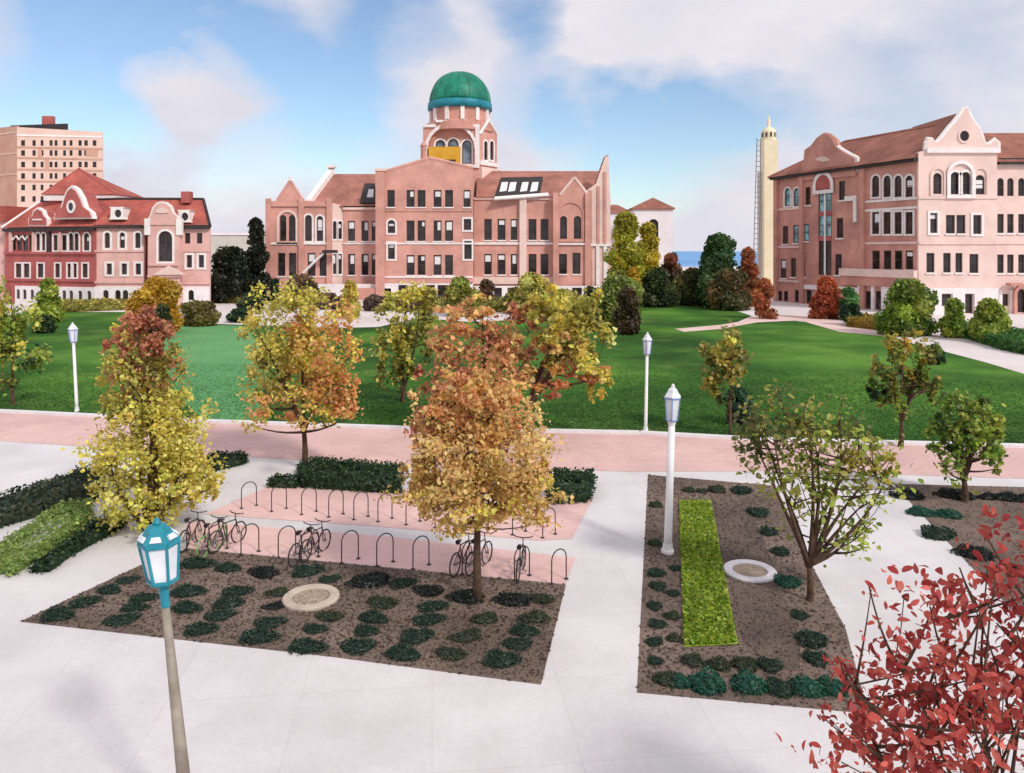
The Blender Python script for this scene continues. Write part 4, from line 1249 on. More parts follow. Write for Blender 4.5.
# ------------------------------------------------------------------ far white tower and low hall, campanile, lattice mast
root = empty('white_tower', Vector((at(653, 251, 165).x, 165, 0)), 'plain white tower with a low red hipped roof and tall black arched opening', 'tower')
F = front(634, 673, 165)
zE = F.uv(653, 208)[1]
u0, u1 = F.uv(648.5, 0)[0], F.uv(658.5, 0)[0]
hol = rectpoly(u0, u1, 0.3, F.uv(653, 219)[1], True)
F.slab('wall', [(0, 0), (F.L, 0), (F.L, zE), (0, zE)], M['plaster_white'], [hol], 0, -0.7)
F.box('wall', 0.02, F.L - .02, 0, zE, -8.5, -0.72, M['plaster_white'])
F.slab('opening', hol, M['dark'], (), -0.45, -0.6)
mb = MB(); a, b, c, d = F.P(-.4, zE, .4), F.P(F.L + .4, zE, .4), F.P(F.L + .4, zE, -8.9), F.P(-.4, zE, -8.9); t = at(653, 197.5, 169)
mb.add([a, b, c, d, t] + [p - Vector((0, 0, .3)) for p in (a, b, c, d)], [(0, 1, 4), (1, 2, 4), (2, 3, 4), (3, 0, 4), (0, 5, 6, 1), (1, 6, 7, 2), (2, 7, 8, 3), (3, 8, 5, 0), (5, 8, 7, 6)]); mb.build('roof', M['roof_dark'], root)
root = empty('white_hall', Vector((at(620, 251, 175).x, 175, 0)), 'low white house with reddish roof peeping out beside the domed hall', 'house')
F = front(600, 632, 175); zE = F.uv(620, 213)[1]
F.box('wall', 0, F.L, 0, zE, -8, 0, M['plaster_white'])
mb = MB(); a, b, c, d = F.P(-.4, zE, .4), F.P(F.L + .3, zE, .4), F.P(F.L + .3, zE, -8.4), F.P(-.4, zE, -8.4); t = at(612, 204.5, 179); t2 = at(618, 205, 179)
mb.add([a, b, c, d, t, t2], [(0, 1, 5, 4), (1, 2, 5), (2, 3, 4, 5), (3, 0, 4), (3, 2, 1, 0)]); mb.build('roof', M['roof_dark'], root)

root = empty('bell_tower', Vector((at(770.5, 251, 150).x, 150, 0)), 'slender cream bell tower with rounded cap and finial beside the right hall', 'tower')
c = Vector((at(770.5, 251, 150).x, 151, 0)); hw = 6.8 * ppm(150, 200)
zb = at(770, 140, 150).z; zc = at(770, 128, 150).z; zf = at(770, 118, 150).z
mb = MB(); mb.lathe(c, [(hw * 1.42, 0), (hw * 1.40, zb)], 4, math.pi / 4); mb.build('shaft', M['stone_cream'], root)
mb = MB(); mb.lathe(c, [(hw * 1.05, zb), (hw * 1.05, zc - .7), (hw * .98, zc - .35), (hw * .75, zc), (hw * .2, zc + .35)], 16); cp = mb.build('belfry', M['stone_cream'], root)
for k in range(10):
    w = 2 * math.pi * k / 10 + .3
    mb = MB(); mb.box((c.x + hw * 1.04 * math.cos(w), c.y + hw * 1.04 * math.sin(w), zc - 1.3), (0.12, 0.34, 0.9), w); mb.build('opening', M['dark'], cp)
mb = MB(); mb.lathe(c, [(.42, zc + .2), (.42, zc + .5), (.24, zc + .7), (.36, zc + 1.3), (.3, zc + 1.8), (.14, zc + 2.05), (.2, zc + 2.3), (.12, zc + 2.55), (.03, zc + 2.75)], 10); mb.build('finial', M['stone_cream'], root, smooth=True)
mb = MB(); mb.box((at(762.4, 251, 151.5).x, 152.2, at(762, 172, 151.5).z / 2), (0.95, 2.0, at(762, 172, 151.5).z)); mb.build('shade_buttress', M['plaster_grey'], root)  # grey buttress box stands in for the tower's shaded side

M['mast_grey'] = noisy('mast_grey', S(120, 116, 116), S(140, 136, 134), 2, 0.6)
root = empty('lattice_mast', Vector((at(757.5, 251, 148).x, 148, 0)), 'thin grey lattice mast like a ladder beside the cream bell tower', 'mast')
xm = at(757.5, 251, 148).x; zt = at(757, 138, 148).z
for s in (-1, 1):
    mb = MB(); mb.tube([(xm - 0.35 + s * .62, 148, 0), (xm + 0.28 + s * .38, 148, zt)], 0.08, 6); mb.build('rail', M['mast_grey'], root)
mb = MB(); nr = 30
for i in range(nr):
    t = (i + .5) / nr; w = .62 + (.38 - .62) * t; x = xm - .35 + .63 * t
    mb.tube([(x - w, 148, zt * t), (x + w, 148, zt * t)], 0.07, 5)
mb.build('rungs', M['mast_grey'], root)

# ------------------------------------------------------------------ right building
Pa, Pb = at(775, 251, 125), at(918.5, 251, 98.75)
root = empty('gabled_building', Vector((at(920, 251, 100).x, 101, 0)), 'four storey brick hall with curved gables, arched windows and brown roof', 'building')
BW_SHADE, BP = M['brick_warm'], M['brick_pale']  # shade painted as darker brick on the angled side, light as paler fronts
F = Facade(Pa, Pb, root); FAB = F
ws = []
# stained tall windows and side windows of the gabled end
ws += [(788, 188, 206, 6, 'aBt'), (797, 188, 206, 6, 'aBt'), (808, 187, 205, 5, 's'), (842, 181, 200, 6, 's'), (785.5, 226, 244, 5.5, 's'), (796, 225, 243, 5.5, 'Bs'), (806.5, 224, 241, 5, 'Bs'),
       (840, 218, 238, 6.5, 's'), (783.5, 259, 278, 5.5, 's'), (793.5, 258, 277, 5, 's'), (803, 258, 277, 4.5, 's'), (838.5, 254, 275, 6.5, 's'),
       (780, 291, 309, 4, ''), (786, 291, 309, 4, ''), (799, 290, 311, 8, ''), (809, 290, 312, 5, '')]
ws += [(825, 190, 213, 13, 'Bv'), (825, 214, 237, 13, 'Bv'), (825, 240, 275, 13, 'v')]
for x in (876, 887.5, 898.5, 909.5):
    ws += [(x, 175.5, 197, 7.5, 'at'), (x, 212, 234, 7.5, 't'), (x, 250.5, 269.5, 7.5, 's')]
for x in (869, 879): ws.append((x, 291, 313, 6.5, 'd'))
ev = F.uv(861, 168)[1]
wall(F, 'wall', [(0, 0), (F.L, 0), (F.L, ev), (0, ev)], BW_SHADE, ws, blinds=0.2, rec=0.05, tw=0.24)
F.box('wall', 0.1, F.L - .1, 0, ev - .1, -14, -0.52, BW_SHADE)
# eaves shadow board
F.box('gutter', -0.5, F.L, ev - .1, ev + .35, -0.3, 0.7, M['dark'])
# hipped roof
rv = at(873, 136.5, 114).z; sb = 6.5
e0, e1 = F.P(-.7, ev + .3, .9), F.P(F.L - .3, ev + .3, .9); r0, r1 = F.P(8.5, rv, -sb), F.P(F.L + 1.5, rv, -sb); b0, b1 = F.P(-.7, ev + .3, -2 * sb), F.P(F.L + 1, ev + .3, -2 * sb)
mb = MB(); mb.add([e0, e1, r1, r0, b0, b1], [(0, 1, 2, 3), (0, 3, 4), (4, 3, 2, 5), (1, 5, 2), (0, 4, 5, 1)]); mb.build('roof', M['roof_dark'], root)
mb = MB(); mb.tube([e0, r0, r1], 0.2, 6); mb.build('ridge', M['roof_brown'], root)
# curved gable on the end
g = [(799, 206), (799, 181), (803, 174), (805, 162), (806, 152), (812, 146), (818, 138), (824, 134), (829, 135), (834, 139), (837, 147), (843, 150), (850, 154), (856, 157), (857, 172), (857, 206)]
g = [(799, None), (799, 176), (803, 170), (805, 160), (806, 150), (812, 146), (818, 138), (824, 134), (829, 135), (834, 139), (837, 147), (843, 151), (850, 155), (856, 158), (857, 172), (857, None)]
og = outl(F, g)
F.slab('gable', outl(F, [(799, 181), (799, 176)] + g[2:-2] + [(857, 172), (857, 176)]), BW_SHADE, (), 0.3, 0.004)
F.slab('gable', [p for p in outl(F, [(799, 180)] + [q for q in g[2:-2]] + [(857, 170)])], BW_SHADE, (), 0.0, -0.9)
cop = outl(F, [q for q in g[2:-1]])
mb = MB(); mb.tube([F.P(a, b, -0.2) for a, b in cop[8:]], 0.36, 6); mb.build('coping', M['stone_trim'], root)
mb = MB(); mb.tube([F.P(a, b, -0.2) for a, b in cop[:9]], 0.28, 6); mb.build('coping', BW_SHADE, root)
# white arch over the tall stained window
mb = MB(); a0, a1 = F.uv(817.5, 0)[0], F.uv(832.5, 0)[0]
F.ring(mb, rectpoly(a0, a1, F.uv(825, 190)[1], F.uv(825, 175)[1], True), rectpoly(a0, a1, F.uv(825, 190)[1], F.uv(825, 175)[1], True, .55), 0.304, 0.45); mb.build('arch', M['stone_trim'], root)
F.slab('tympanum', rectpoly(a0, a1, F.uv(825, 189)[1], F.uv(825, 175)[1], True), M['brick_red'], (), 0.36, 0.004)
mb = MB(); F.boxmb(mb, F.uv(824.2, 0)[0], F.uv(825.8, 0)[0], F.uv(825, 275)[1], F.uv(825, 189)[1], -.03, 0.06); mb.build('mullion', M['frame_white'], root)
for y in (213.5, 238.5):
    u0 = F.uv(818, 0)[0]; u1 = F.uv(832, 0)[0]; v = F.uv(825, y)[1]; F.box('spandrel', u0, u1, v - .35, v + .35, 0.003, 0.05, M['brick_red'])
a = F.uv(849, 199); F.box('bracket', F.uv(846, 0)[0], F.uv(857.5, 0)[0], a[1] - .3, a[1] + .4, 0.004, 0.3, M['stone_trim'])
F.box('bracket', F.uv(854.5, 0)[0], F.uv(857.5, 0)[0], F.uv(856, 222)[1], F.uv(856, 200)[1], 0.004, 0.3, M['stone_trim'])
a = outl(F, [(817, 160), (825, 162), (832, 160.5), (829, 157.5), (825, 156.5), (820, 157.5)]); F.slab('crest', a, BP, (), 0.4, 0.305)
for x in (775.5, 801, 861.5):
    u = F.uv(x, 0)[0]; F.box('pilaster', u, u + .8, 0, ev - .15, 0.004, 0.45, BW_SHADE)
for x0, x1, y in ((776, 800, 209), (776, 800, 247), (776, 800, 281), (864, 917, 200), (864, 917, 243), (864, 917, 209)):
    u0, u1 = F.uv(x0, 0)[0], F.uv(x1, 0)[0]; v = F.uv((x0 + x1) / 2, y)[1]; F.box('string_course', u0, u1, v - .16, v + .16, 0.003, 0.14, BW_SHADE if y < 200 else M['stone_trim'] if y in (200, 209) and x0 > 800 else BP)
# balcony ledge and white basement
v = F.uv(880, 272.5)[1]; F.box('balcony', F.uv(843, 0)[0], F.L, v - .6, v + .45, 0.004, 0.8, BP)
F.box('balcony', F.uv(843, 0)[0], F.L, v - 1.9, v - .62, 0.004, 0.5, BW_SHADE)
vb = F.uv(890, 286)[1]
mb = MB()
for x0, x1 in ((859, 865.3), (872.5, 875.3), (882.7, 918)):
    F.boxmb(mb, F.uv(x0, 0)[0], F.uv(x1, 0)[0], 0, vb, 0.005, 0.3)
mb.build('plinth', M['stone_white'], root)
v0 = F.uv(810, 287)[1]; F.box('string_course', F.uv(804, 0)[0], F.uv(860, 0)[0], v0 - .35, v0 + .35, .004, .2, M['stone_trim'])
# gabled pavilion, its sunlit tone put into the paler brick
F = front(918.5, 997, 98.6); FC = F
ws = [(937.5, 173, 194, 8.5, 'a'), (955, 172, 194.5, 10, 'at'), (965.5, 172, 194.5, 10, 'at'), (980, 175, 194.5, 9.5, 'a'),
      (933.5, 213, 233, 7.5, 't'), (950.5, 215, 233.5, 9, 's'), (961, 215, 233.5, 9, 's'), (977, 215, 234, 8.5, 'st'),
      (930.5, 253, 272.5, 8, 's'), (947, 253, 272.5, 7.5, 's'), (959, 253, 272.5, 7, 's'), (974, 254, 273, 9, 's'), (946, 294, 306, 10, ''), (968.5, 294, 316, 8.5, 'd')]
g = [(918.5, None), (997, None), (997, 152), (999.5, 150), (1000, 142), (995, 138.5), (992, 140), (988, 145.5), (985, 141), (981.5, 131), (979, 127), (974, 120), (970.5, 113), (967.5, 107.5), (963, 109.5), (957, 119), (950, 126), (945, 133), (938, 140), (933.5, 143), (931.5, 138.5), (928, 138), (926.5, 143), (926.5, 150), (918.5, 152)]
gx = [(918.5, None), (997, None), (997, 152), (999, 150), (999.5, 143), (995.5, 139), (991, 143), (986, 144), (983, 136), (979, 127), (973, 119), (970.5, 113), (967.5, 107.5), (963, 110), (956, 120), (949, 128), (941, 138), (936, 143), (932, 139), (928, 138.5), (926.5, 143), (926, 150), (918.5, 152)]
u, v = F.uv(964, 136); oc = [(u + .55 * math.cos(t), v + .62 * math.sin(t)) for t in [6.283 * i / 18 for i in range(18)]]
wall(F, 'wall', outl(F, gx), BP, ws, blinds=0.15, thick=0.6)
F.slab('oculus', [(u + .6 * math.cos(t), v + .68 * math.sin(t)) for t in [6.283 * i / 18 for i in range(18)]], M['glass'], (), 0.05, 0.003)
mb = MB(); F.ring(mb, [(u + .6 * math.cos(t), v + .68 * math.sin(t)) for t in [6.283 * i / 18 for i in range(18)]], [(u + .85 * math.cos(t), v + .95 * math.sin(t)) for t in [6.283 * i / 18 for i in range(18)]], .003, .14); mb.build('surround', BP, root)
F.box('wall', 0.03, F.L - .03, 0, F.uv(950, 153)[1], -15, -0.62, BP)
cop = outl(F, [q for q in gx if q[1] and q[1] < 151])
mb = MB(); mb.tube([F.P(a, b, -0.25) for a, b in cop], 0.3, 6); mb.build('coping', M['stone_trim'], root)
course(F, 926, 999, 150.5, M['stone_trim'], 0.65, d1=0.35, name='cornice')
for y in (197.5, 243): course(F, 918.5, 997, y, BP, 0.35, d1=0.14)
mb = MB(); a0, a1 = F.uv(949.5, 0)[0], F.uv(971, 0)[0]
F.ring(mb, rectpoly(a0, a1, F.uv(960, 195)[1], F.uv(960, 164)[1], True), rectpoly(a0, a1, F.uv(960, 195)[1], F.uv(960, 164)[1], True, .45), 0.13, 0.3); mb.build('arch', M['stone_trim'], root)
for x in (937.5, 980):
    mb = MB(); a0, a1 = F.uv(x - 6, 0)[0], F.uv(x + 6, 0)[0]
    F.ring(mb, rectpoly(a0, a1, F.uv(960, 195)[1], F.uv(960, 169)[1], True), rectpoly(a0, a1, F.uv(960, 195)[1], F.uv(960, 169)[1], True, .22), 0.003, 0.16); mb.build('arch', BP, root)
vb = F.uv(955, 288)[1]
hs = [rectpoly(F.uv(940.5, 0)[0], F.uv(951.5, 0)[0], F.uv(946, 307)[1], F.uv(946, 293.5)[1], False), rectpoly(F.uv(963.8, 0)[0], F.uv(973.2, 0)[0], .05, F.uv(968, 293.5)[1], False)]
F.slab('plinth', [(0, 0), (F.L, 0), (F.L, vb), (0, vb)], M['stone_white'], hs, 0.3, 0.004)
# roof of the pavilion running back
mb = MB(); a, b, c = F.uv(928, 146), F.uv(966, 110.5), F.uv(997, 146)
lo = [F.P(q[0], q[1], -.62) for q in (a, b, c)]; hi = [F.P(q[0], q[1], -13) for q in (a, b, c)]
mb.add(lo + hi, [(0, 1, 2), (3, 5, 4), (0, 3, 4, 1), (1, 4, 5, 2), (0, 2, 5, 3)]); mb.build('roof', M['roof_dark'], root)
# right range running out of the picture
F = front(997, 1180, 99.8); FD = F
ws = []
for x in (1000.6, 1010.5, 1021.5, 1034, 1046, 1060, 1074, 1088):
    ws += [(x, 178, 196, 6.5, 'a'), (x, 214, 233, 6.5, 's'), (x, 254.5, 273, 6.5, 's')]
ws += [(1005, 294, 306, 7, ''), (1021, 289, 316, 11, 'ad'), (1045, 294, 310, 7, '')]
ws = [q for q in ws if not (q[0] == 1000.6 and q[1] > 999)]
wall(F, 'wall', outl(F, [(997, None), (1180, None), (1180, 160), (997, 160)]), BP, ws, blinds=0.1)
F.box('wall', .1, F.L, 0, F.uv(1050, 161)[1], -14, -.52, BP)
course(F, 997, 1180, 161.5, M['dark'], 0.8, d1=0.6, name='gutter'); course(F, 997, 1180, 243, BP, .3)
rpt(F, 985, 1190, 160.5, 133, 7, over=.7, m=M['roof_dark'])
vb = F.uv(1010, 290)[1]
F.box('plinth', 0.1, F.uv(1001, 0)[0], 0, vb, .004, .3, M['stone_white']); F.box('plinth', F.uv(1009, 0)[0], F.uv(1014.5, 0)[0], 0, vb, .004, .3, M['stone_white'])
mb = MB(); a0, a1 = F.uv(1014, 0)[0], F.uv(1028, 0)[0]
F.ring(mb, rectpoly(a0, a1, .05, F.uv(1021, 287)[1], True), rectpoly(a0, a1, .05, F.uv(1021, 287)[1], True, .4), .31, .7); mb.build('arch', M['brick_warm'], root)
F.box('awning', F.uv(1004, 0)[0], F.uv(1016, 0)[0], F.uv(1010, 284)[1] - .15, F.uv(1010, 284)[1] + .15, .31, 1.4, M['brick_warm'])

# ------------------------------------------------------------------ street lamps
def lamp(label, top, base_px=None, Y=None, teal=False, lean=0.0, k=0.76):
    """lantern lamp; top = picture pixel of the lantern's tip; lean = sideways lean of the whole post"""
    if base_px: B = G(*base_px)
    else:
        z_ = at(top[0], top[1], Y).z
        B = Vector((at(top[0], top[1], Y).x + lean * z_, Y, 0))
    root = empty('street_lamp', B, label, 'street lamp', 'lantern lamp posts')
    zt = at(top[0], top[1], B.y).z
    fm = M['teal'] if teal else M['blue_paint']
    pm = M['pole_olive'] if teal else M['pole_white']
    X, Y_ = B.x, B.y
    A = Vector((X, Y_, 0))

    def bld(mb, name, m, par, smooth=False):
        for p in mb.v: p.x -= lean * p.z
        return mb.build(name, m, par, smooth)
    if teal: z3, z2, z1, z0 = zt - .06, zt - .25, zt - .77, zt - 1.10
    else:
        z3, z2, z1, z0 = zt - .09, zt - .30, zt - .90, zt - 1.0
        k *= 0.9
    rp0, rp1 = (0.095, 0.052) if teal else (0.11, 0.09)
    if not teal and B.y > 26: rp0, rp1 = 0.08, 0.068
    mb = MB(); mb.tube([A, A + Vector((0, 0, .5)), A + Vector((0, 0, z0))], [rp0 * 1.05, rp0, rp1], 14); bld(mb, 'pole', pm, root, True)
    mb = MB(); mb.lathe(A, [(rp0 * 1.6, 0), (rp0 * 1.6, .08), (rp0 * 1.3, .14), (rp0 * 1.15, .26)], 16); bld(mb, 'base', pm, root)
    mb = MB(); mb.lathe(A, [(rp1 * 1.02, z0 - .03), (rp1 * 1.2, z0), (rp1 * 1.1, z0 + .06), (rp1 * 1.3, z1 - .06), (0.2 * k if not teal else .15, z1)], 12); bld(mb, 'collar', fm if teal else M['pole_white'], root)
    n = 6
    mb = MB(); mb.lathe(A, [(0.235 * k, z1), (0.325 * k, z2)], n, .3); bld(mb, 'lantern_glass', M['lantern_glass'], root)
    mb = MB()
    for i in range(n):
        w = 2 * math.pi * i / n + .3
        mb.tube([A + Vector((.24 * k * math.cos(w), .24 * k * math.sin(w), z1)), A + Vector((.33 * k * math.cos(w), .33 * k * math.sin(w), z2))], 0.022 if teal else 0.015, 6)
        w2 = 2 * math.pi * (i + 1) / n + .3
        for r, z in ((.24 * k, z1 + .01), (.33 * k, z2)):
            mb.tube([A + Vector((r * math.cos(w), r * math.sin(w), z)), A + Vector((r * math.cos(w2), r * math.sin(w2), z))], 0.03 if teal else 0.018, 6)
    bld(mb, 'lantern_frame', fm, root)
    mb = MB(); mb.lathe(A, [(0.35 * k, z2 + .02), (0.36 * k, z2 + .05), (0.23 * k, z3 - .04), (0.21 * k, z3), (0.15 * k, z3 + .05), (0.06 * k, zt)], n, .3); rf = bld(mb, 'lantern_roof', fm if teal else M['lantern_glass'], root)
    if teal:
        for i in range(n):
            mb = MB()
            w = 2 * math.pi * (i + .5) / n + .3
            q = [A + Vector((r * k * math.cos(w + s), r * k * math.sin(w + s), z)) for r, z, s in ((.335, z2 + .075, -.30), (.335, z2 + .075, .30), (.255, z3 - .06, .28), (.255, z3 - .06, -.28))]
            nrm = Vector((math.cos(w), math.sin(w), .7)).normalized() * .014
            mb.hexa([p - nrm for p in q] + [p + nrm for p in q])
            bld(mb, 'roof_pane', M['lantern_glass'], rf)
    mb = MB(); mb.lathe(A, [(0.03, zt - .03), (0.055, zt + .02), (0.04, zt + .06), (0.01, zt + .09)], 10); bld(mb, 'finial', fm if teal else M['pole_white'], root)
    return root


lamp('teal framed lantern on a weathered leaning pole, closest lamp, overlapping the shrub bed', (157, 524), Y=10.35, teal=True, lean=0.105)
lamp('white lantern lamp standing in the planting bed next to the bright grass strip', (673, 387), (667.5, 553), lean=-0.033)
lamp('slender white lamp at the lawn kerb just left of the lamp in the bed', (648, 334), (645.5, 432), lean=-0.02)
lamp('slender white lamp at the lawn kerb left of the big yellow tree', (71, 324), (77, 412), lean=0.05)

# ------------------------------------------------------------------ bike hoops
ORD = ['first', 'second', 'third', 'fourth', 'fifth', 'sixth', 'seventh', 'eighth', 'ninth', 'tenth', 'eleventh', 'twelfth']
mb = MB()
rr, hh = 0.24, 0.80
pts = [(-rr, 0, 0), (-rr, 0, hh - rr)] + [(-rr * math.cos(a), 0, hh - rr + rr * math.sin(a)) for a in [math.pi * i / 10 for i in range(1, 10)]] + [(rr, 0, hh - rr), (rr, 0, 0)]
mb.tube(pts, 0.016, 7)
for s in (-rr, rr): mb.lathe((s, 0, 0), [(.06, 0.0), (.06, .012), (.03, .02)], 10)
hoop0 = mb.build('bike_hoop', M['iron'], None, smooth=True, loc=(0, 0, 0))
first = True
for row, pl in (('near', [(196, 549), (218, 550.5), (250, 553.5), (287, 556), (310, 559), (350, 561), (385, 564), (421, 567), (470, 572), (522, 578), (559, 581.5)]),
                ('far', [(249, 507), (279, 510), (309, 513), (336, 515.5), (361, 518), (385, 520), (413, 523), (442, 526), (470, 529), (519, 533), (549, 536)])):
    for i, (x, y) in enumerate(pl):
        o = hoop0 if first else hoop0.copy()
        if not first: COL.objects.link(o)
        first = False
        o.location = G(x, y, 0.012); o.rotation_euler = (0, 0, math.radians(38))
        where = 'left' if i < 6 else 'right'
        k = i if i < 6 else len(pl) - 1 - i
        side = {'near': 'beside the shrub bed', 'far': 'below the clipped hedges'}[row]
        nm = ('%smost' % where) if k == 0 else '%s from the %s' % (ORD[k], where)
        tag(o, 'thin dark bike hoop in the %s row %s, %s' % (row, side, nm), 'bike hoop', 'bike hoops on the brick pads')


# ------------------------------------------------------------------ bicycles
def bicycle(label, px, py, yaw, mat, tyre='rubber', sc=0.84):
    root = empty('bicycle', (0, 0, 0), label, 'bicycle', 'bicycles parked at the hoops')
    R = .335
    for sx in (-.52, .52):
        mb = MB(); t = [(sx + R * math.cos(a), 0, R + R * math.sin(a)) for a in [2 * math.pi * i / 20 for i in range(20)]]
        mb.tube(t + [t[0]], 0.024, 6, cap=False); tw = mb.build('wheel', M[tyre], root)
        mb = MB()
        for i in range(9):
            a = math.pi * 2 * i / 9; mb.tube([(sx, 0, R), (sx + (R - .02) * math.cos(a), 0, R + (R - .02) * math.sin(a))], 0.005, 4)
        mb.tube([(sx, -.06, R), (sx, .06, R)], .03, 8); mb.build('spokes', M['bike_grey'], tw)
    mb = MB(); bb = (-.06, 0, .29); st = (-.22, 0, .82); hd = (.36, 0, .80); hd2 = (.40, 0, .66)
    for a, b, r in ((bb, st, .02), (st, hd, .02), (bb, hd2, .022), ((-.52, .05, R), bb, .013), ((-.52, -.05, R), bb, .013), ((-.52, .05, R), (-.2, 0, .76), .012), ((-.52, -.05, R), (-.2, 0, .76), .012),
                    (hd, hd2, .024), (hd2, (.45, .05, .5), .018), ((.45, .05, .5), (.52, .05, R), .014), (hd2, (.45, -.05, .5), .018), ((.45, -.05, .5), (.52, -.05, R), .014)):
        mb.tube([a, b], r, 6)
    mb.build('frame', mat, root)
    mb = MB(); mb.tube([(.33, 0, .98), hd], .016, 6); mb.tube([(.40, -.30, 1.04), (.36, -.2, 1.01), (.36, 0, .99), (.36, .2, 1.01), (.40, .30, 1.04)], .017, 6); mb.build('handlebar', M['bike_black'], root)
    mb = MB(); mb.tube([st, (-.245, 0, .93)], .014, 6); mb.tube([(-.40, 0, .955), (-.30, 0, .965), (-.14, 0, .95)], [.075, .06, .02], 8); mb.build('saddle', M['bike_black'], root)
    mb = MB(); mb.lathe((0, 0, 0), [(.09, -.006), (.09, .006)], 14)
    mb.v = [Vector((bb[0] + p.x, p.z - .05, bb[2] + p.y)) for p in mb.v]
    mb.tube([(-.06, -.06, .29), (.0, -.1, .14)], .01, 5); mb.tube([(-.06, .06, .29), (-.12, .1, .44)], .01, 5); mb.box((.0, -.13, .13), (.09, .08, .02)); mb.box((-.12, .13, .45), (.09, .08, .02)); mb.build('crank', M['bike_grey'], root)
    root.location = G(px, py, .012); root.rotation_euler = (0, math.radians(2), math.radians(yaw)); root.scale = (sc,) * 3
    return root


bicycle('plum bicycle seen nearly end on inside the leftmost hoop of the near row', 192, 546, 84, M['bike_plum'])
bicycle('bicycle with green tyres leaning at the second hoop of the near row', 212, 552, 80, M['bike_plum'], 'rubber_green')
bicycle('black bicycle standing just behind the one with green tyres', 227, 547, 66, M['bike_black'])
bicycle('black bicycle of the middle pair with its wheel in front of the hoop', 304, 560, 72, M['bike_black'])
bicycle('plum bicycle of the middle pair standing behind its black neighbour', 315, 556, 70, M['bike_plum'])
bicycle('plum bicycle leaning just left of the orange tree trunk', 463, 570, 66, M['bike_plum'])
bicycle('grey bicycle half hidden behind the orange tree trunk', 479, 569, 64, M['bike_grey'])
bicycle('black bicycle standing alone right of the orange tree trunk', 521, 575, 80, M['bike_black'])

# ------------------------------------------------------------------ stone rings let into the beds
for px, py, r, lab in ((311, 598.5, .66, 'pale stone ring lying in the shrub bed by the bike hoops'), (750, 572, .66, 'white stone ring lying in the bed right of the bright grass strip')):
    c = G(px, py, .012)
    root = empty('stone_ring', c, lab, 'stone ring')
    mb = MB(); mb.lathe(c, [(r * .66, -.02), (r * .66, .055), (r * .70, .07), (r * .96, .07), (r, .05), (r, -.02)], 40, cap=False); mb.build('rim', M['kerb'] if px > 500 else noisy('worn_stone', S(176, 160, 144), S(196, 182, 168), 2, .9, fine=.1), root, smooth=False)
    mb = MB(); mb.lathe(c, [(r * .655, .0), (r * .655, .02)], 40); mb.build('cover', noisy('gravel_fill', S(150, 132, 116), S(170, 152, 134), 6, .95, fine=.2, fscale=20), root)

# ------------------------------------------------------------------ clipped mounds in the beds
def mound_mesh(cols, core, dens=1.0):
    r = (0.5, 0.5, 0.30)
    nl = int(620 * dens)
    d = RNG.normal(size=(nl, 3)); d /= np.linalg.norm(d, axis=1)[:, None]; d[:, 2] = np.abs(d[:, 2])
    ph = RNG.uniform(0, 6, 3)
    f = 1 + .14 * np.sin(3 * np.arctan2(d[:, 1], d[:, 0]) + ph[0]) + .1 * np.sin(5 * d[:, 2] + 4 * d[:, 0] + ph[1])
    p = d * np.array(r) * (f * RNG.uniform(.86, 1.06, nl))[:, None]
    cv, cf = lump((0, 0, 0), (r[0] * .84, r[1] * .84, r[2] * .84), 14, 8, .1)
    o = leaf_mesh('shrub', p, RNG.uniform(.05, .105, nl), tints(cols, nl, .22), M['leaf'], loc=(0, 0, 0), core=(cv, cf, np.tile(np.array(core[:3]), (len(cv), 1))), up=.2)
    return o


protos = {k: [mound_mesh(c, c[1]) for _ in range(3)] for k, c in (('d', MND), ('o', MNO), ('b', [S(40, 46, 44), S(32, 38, 38), S(52, 60, 52)]), ('t', [S(44, 104, 84), S(36, 86, 72), S(60, 122, 94)]))}
used = set()


def mound(px, py, w, kind, label, group, squash=1.0, hz=1.0):
    src = random.choice(protos[kind])
    if src.name in used:
        o = src.copy(); COL.objects.link(o)
    else:
        o = src; used.add(src.name)
    g = G(px, py + 3, .012)
    k = w * ppm(g.y, py)
    o.location = g; o.rotation_euler = (0, 0, random.uniform(-.5, .5)); o.scale = (k * 1.04, k * squash * random.uniform(.64, .8), k * random.uniform(.55, .75) * hz)
    tag(o, label, 'shrub', group)
    return o


def nth(i, n, lo, hi):
    """first.. from one end, counted from the nearer end"""
    if n == 1: return 'alone'
    if i < (n + 1) // 2: return ('%smost' % lo if lo in ('left', 'right') else '%s' % lo) if i == 0 else '%s from the %s' % (ORD[i], lo)
    j = n - 1 - i
    return ('%smost' % hi if hi in ('left', 'right') else '%s' % hi) if j == 0 else '%s from the %s' % (ORD[j], hi)


GL = 'clipped mounds in the left bed'
back = [(197, 562, 34, 'd'), (228, 566, 26, 'd'), (263, 571, 30, 'b'), (307, 570, 32, 'd'), (330, 577, 22, 'd'), (370, 580, 40, 'b'), (402, 582, 25, 'd'), (428, 589, 28, 'b'), (466, 596, 34, 'b'), (513, 599, 36, 'b'), (541, 597, 26, 'o')]
for i, (x, y, w, k) in enumerate(back):
    mound(x, y, w, k, '%s mound at the left bed\'s bike pad edge, %s' % ({'d': 'dark green', 'b': 'blackish', 'o': 'faded olive'}[k], nth(i, len(back), 'left', 'right')), GL)
edge = [(58, 613, 34, 'd'), (84, 601, 27, 'd'), (110, 588, 25, 'd'), (128, 578, 22, 'd')]
for i, (x, y, w, k) in enumerate(edge):
    mound(x, y, w, k, 'dark mound on the left bed\'s slanting left edge, %s' % ['at the very tip', 'second from the tip', 'third from the tip', 'farthest from the tip'][i], GL)
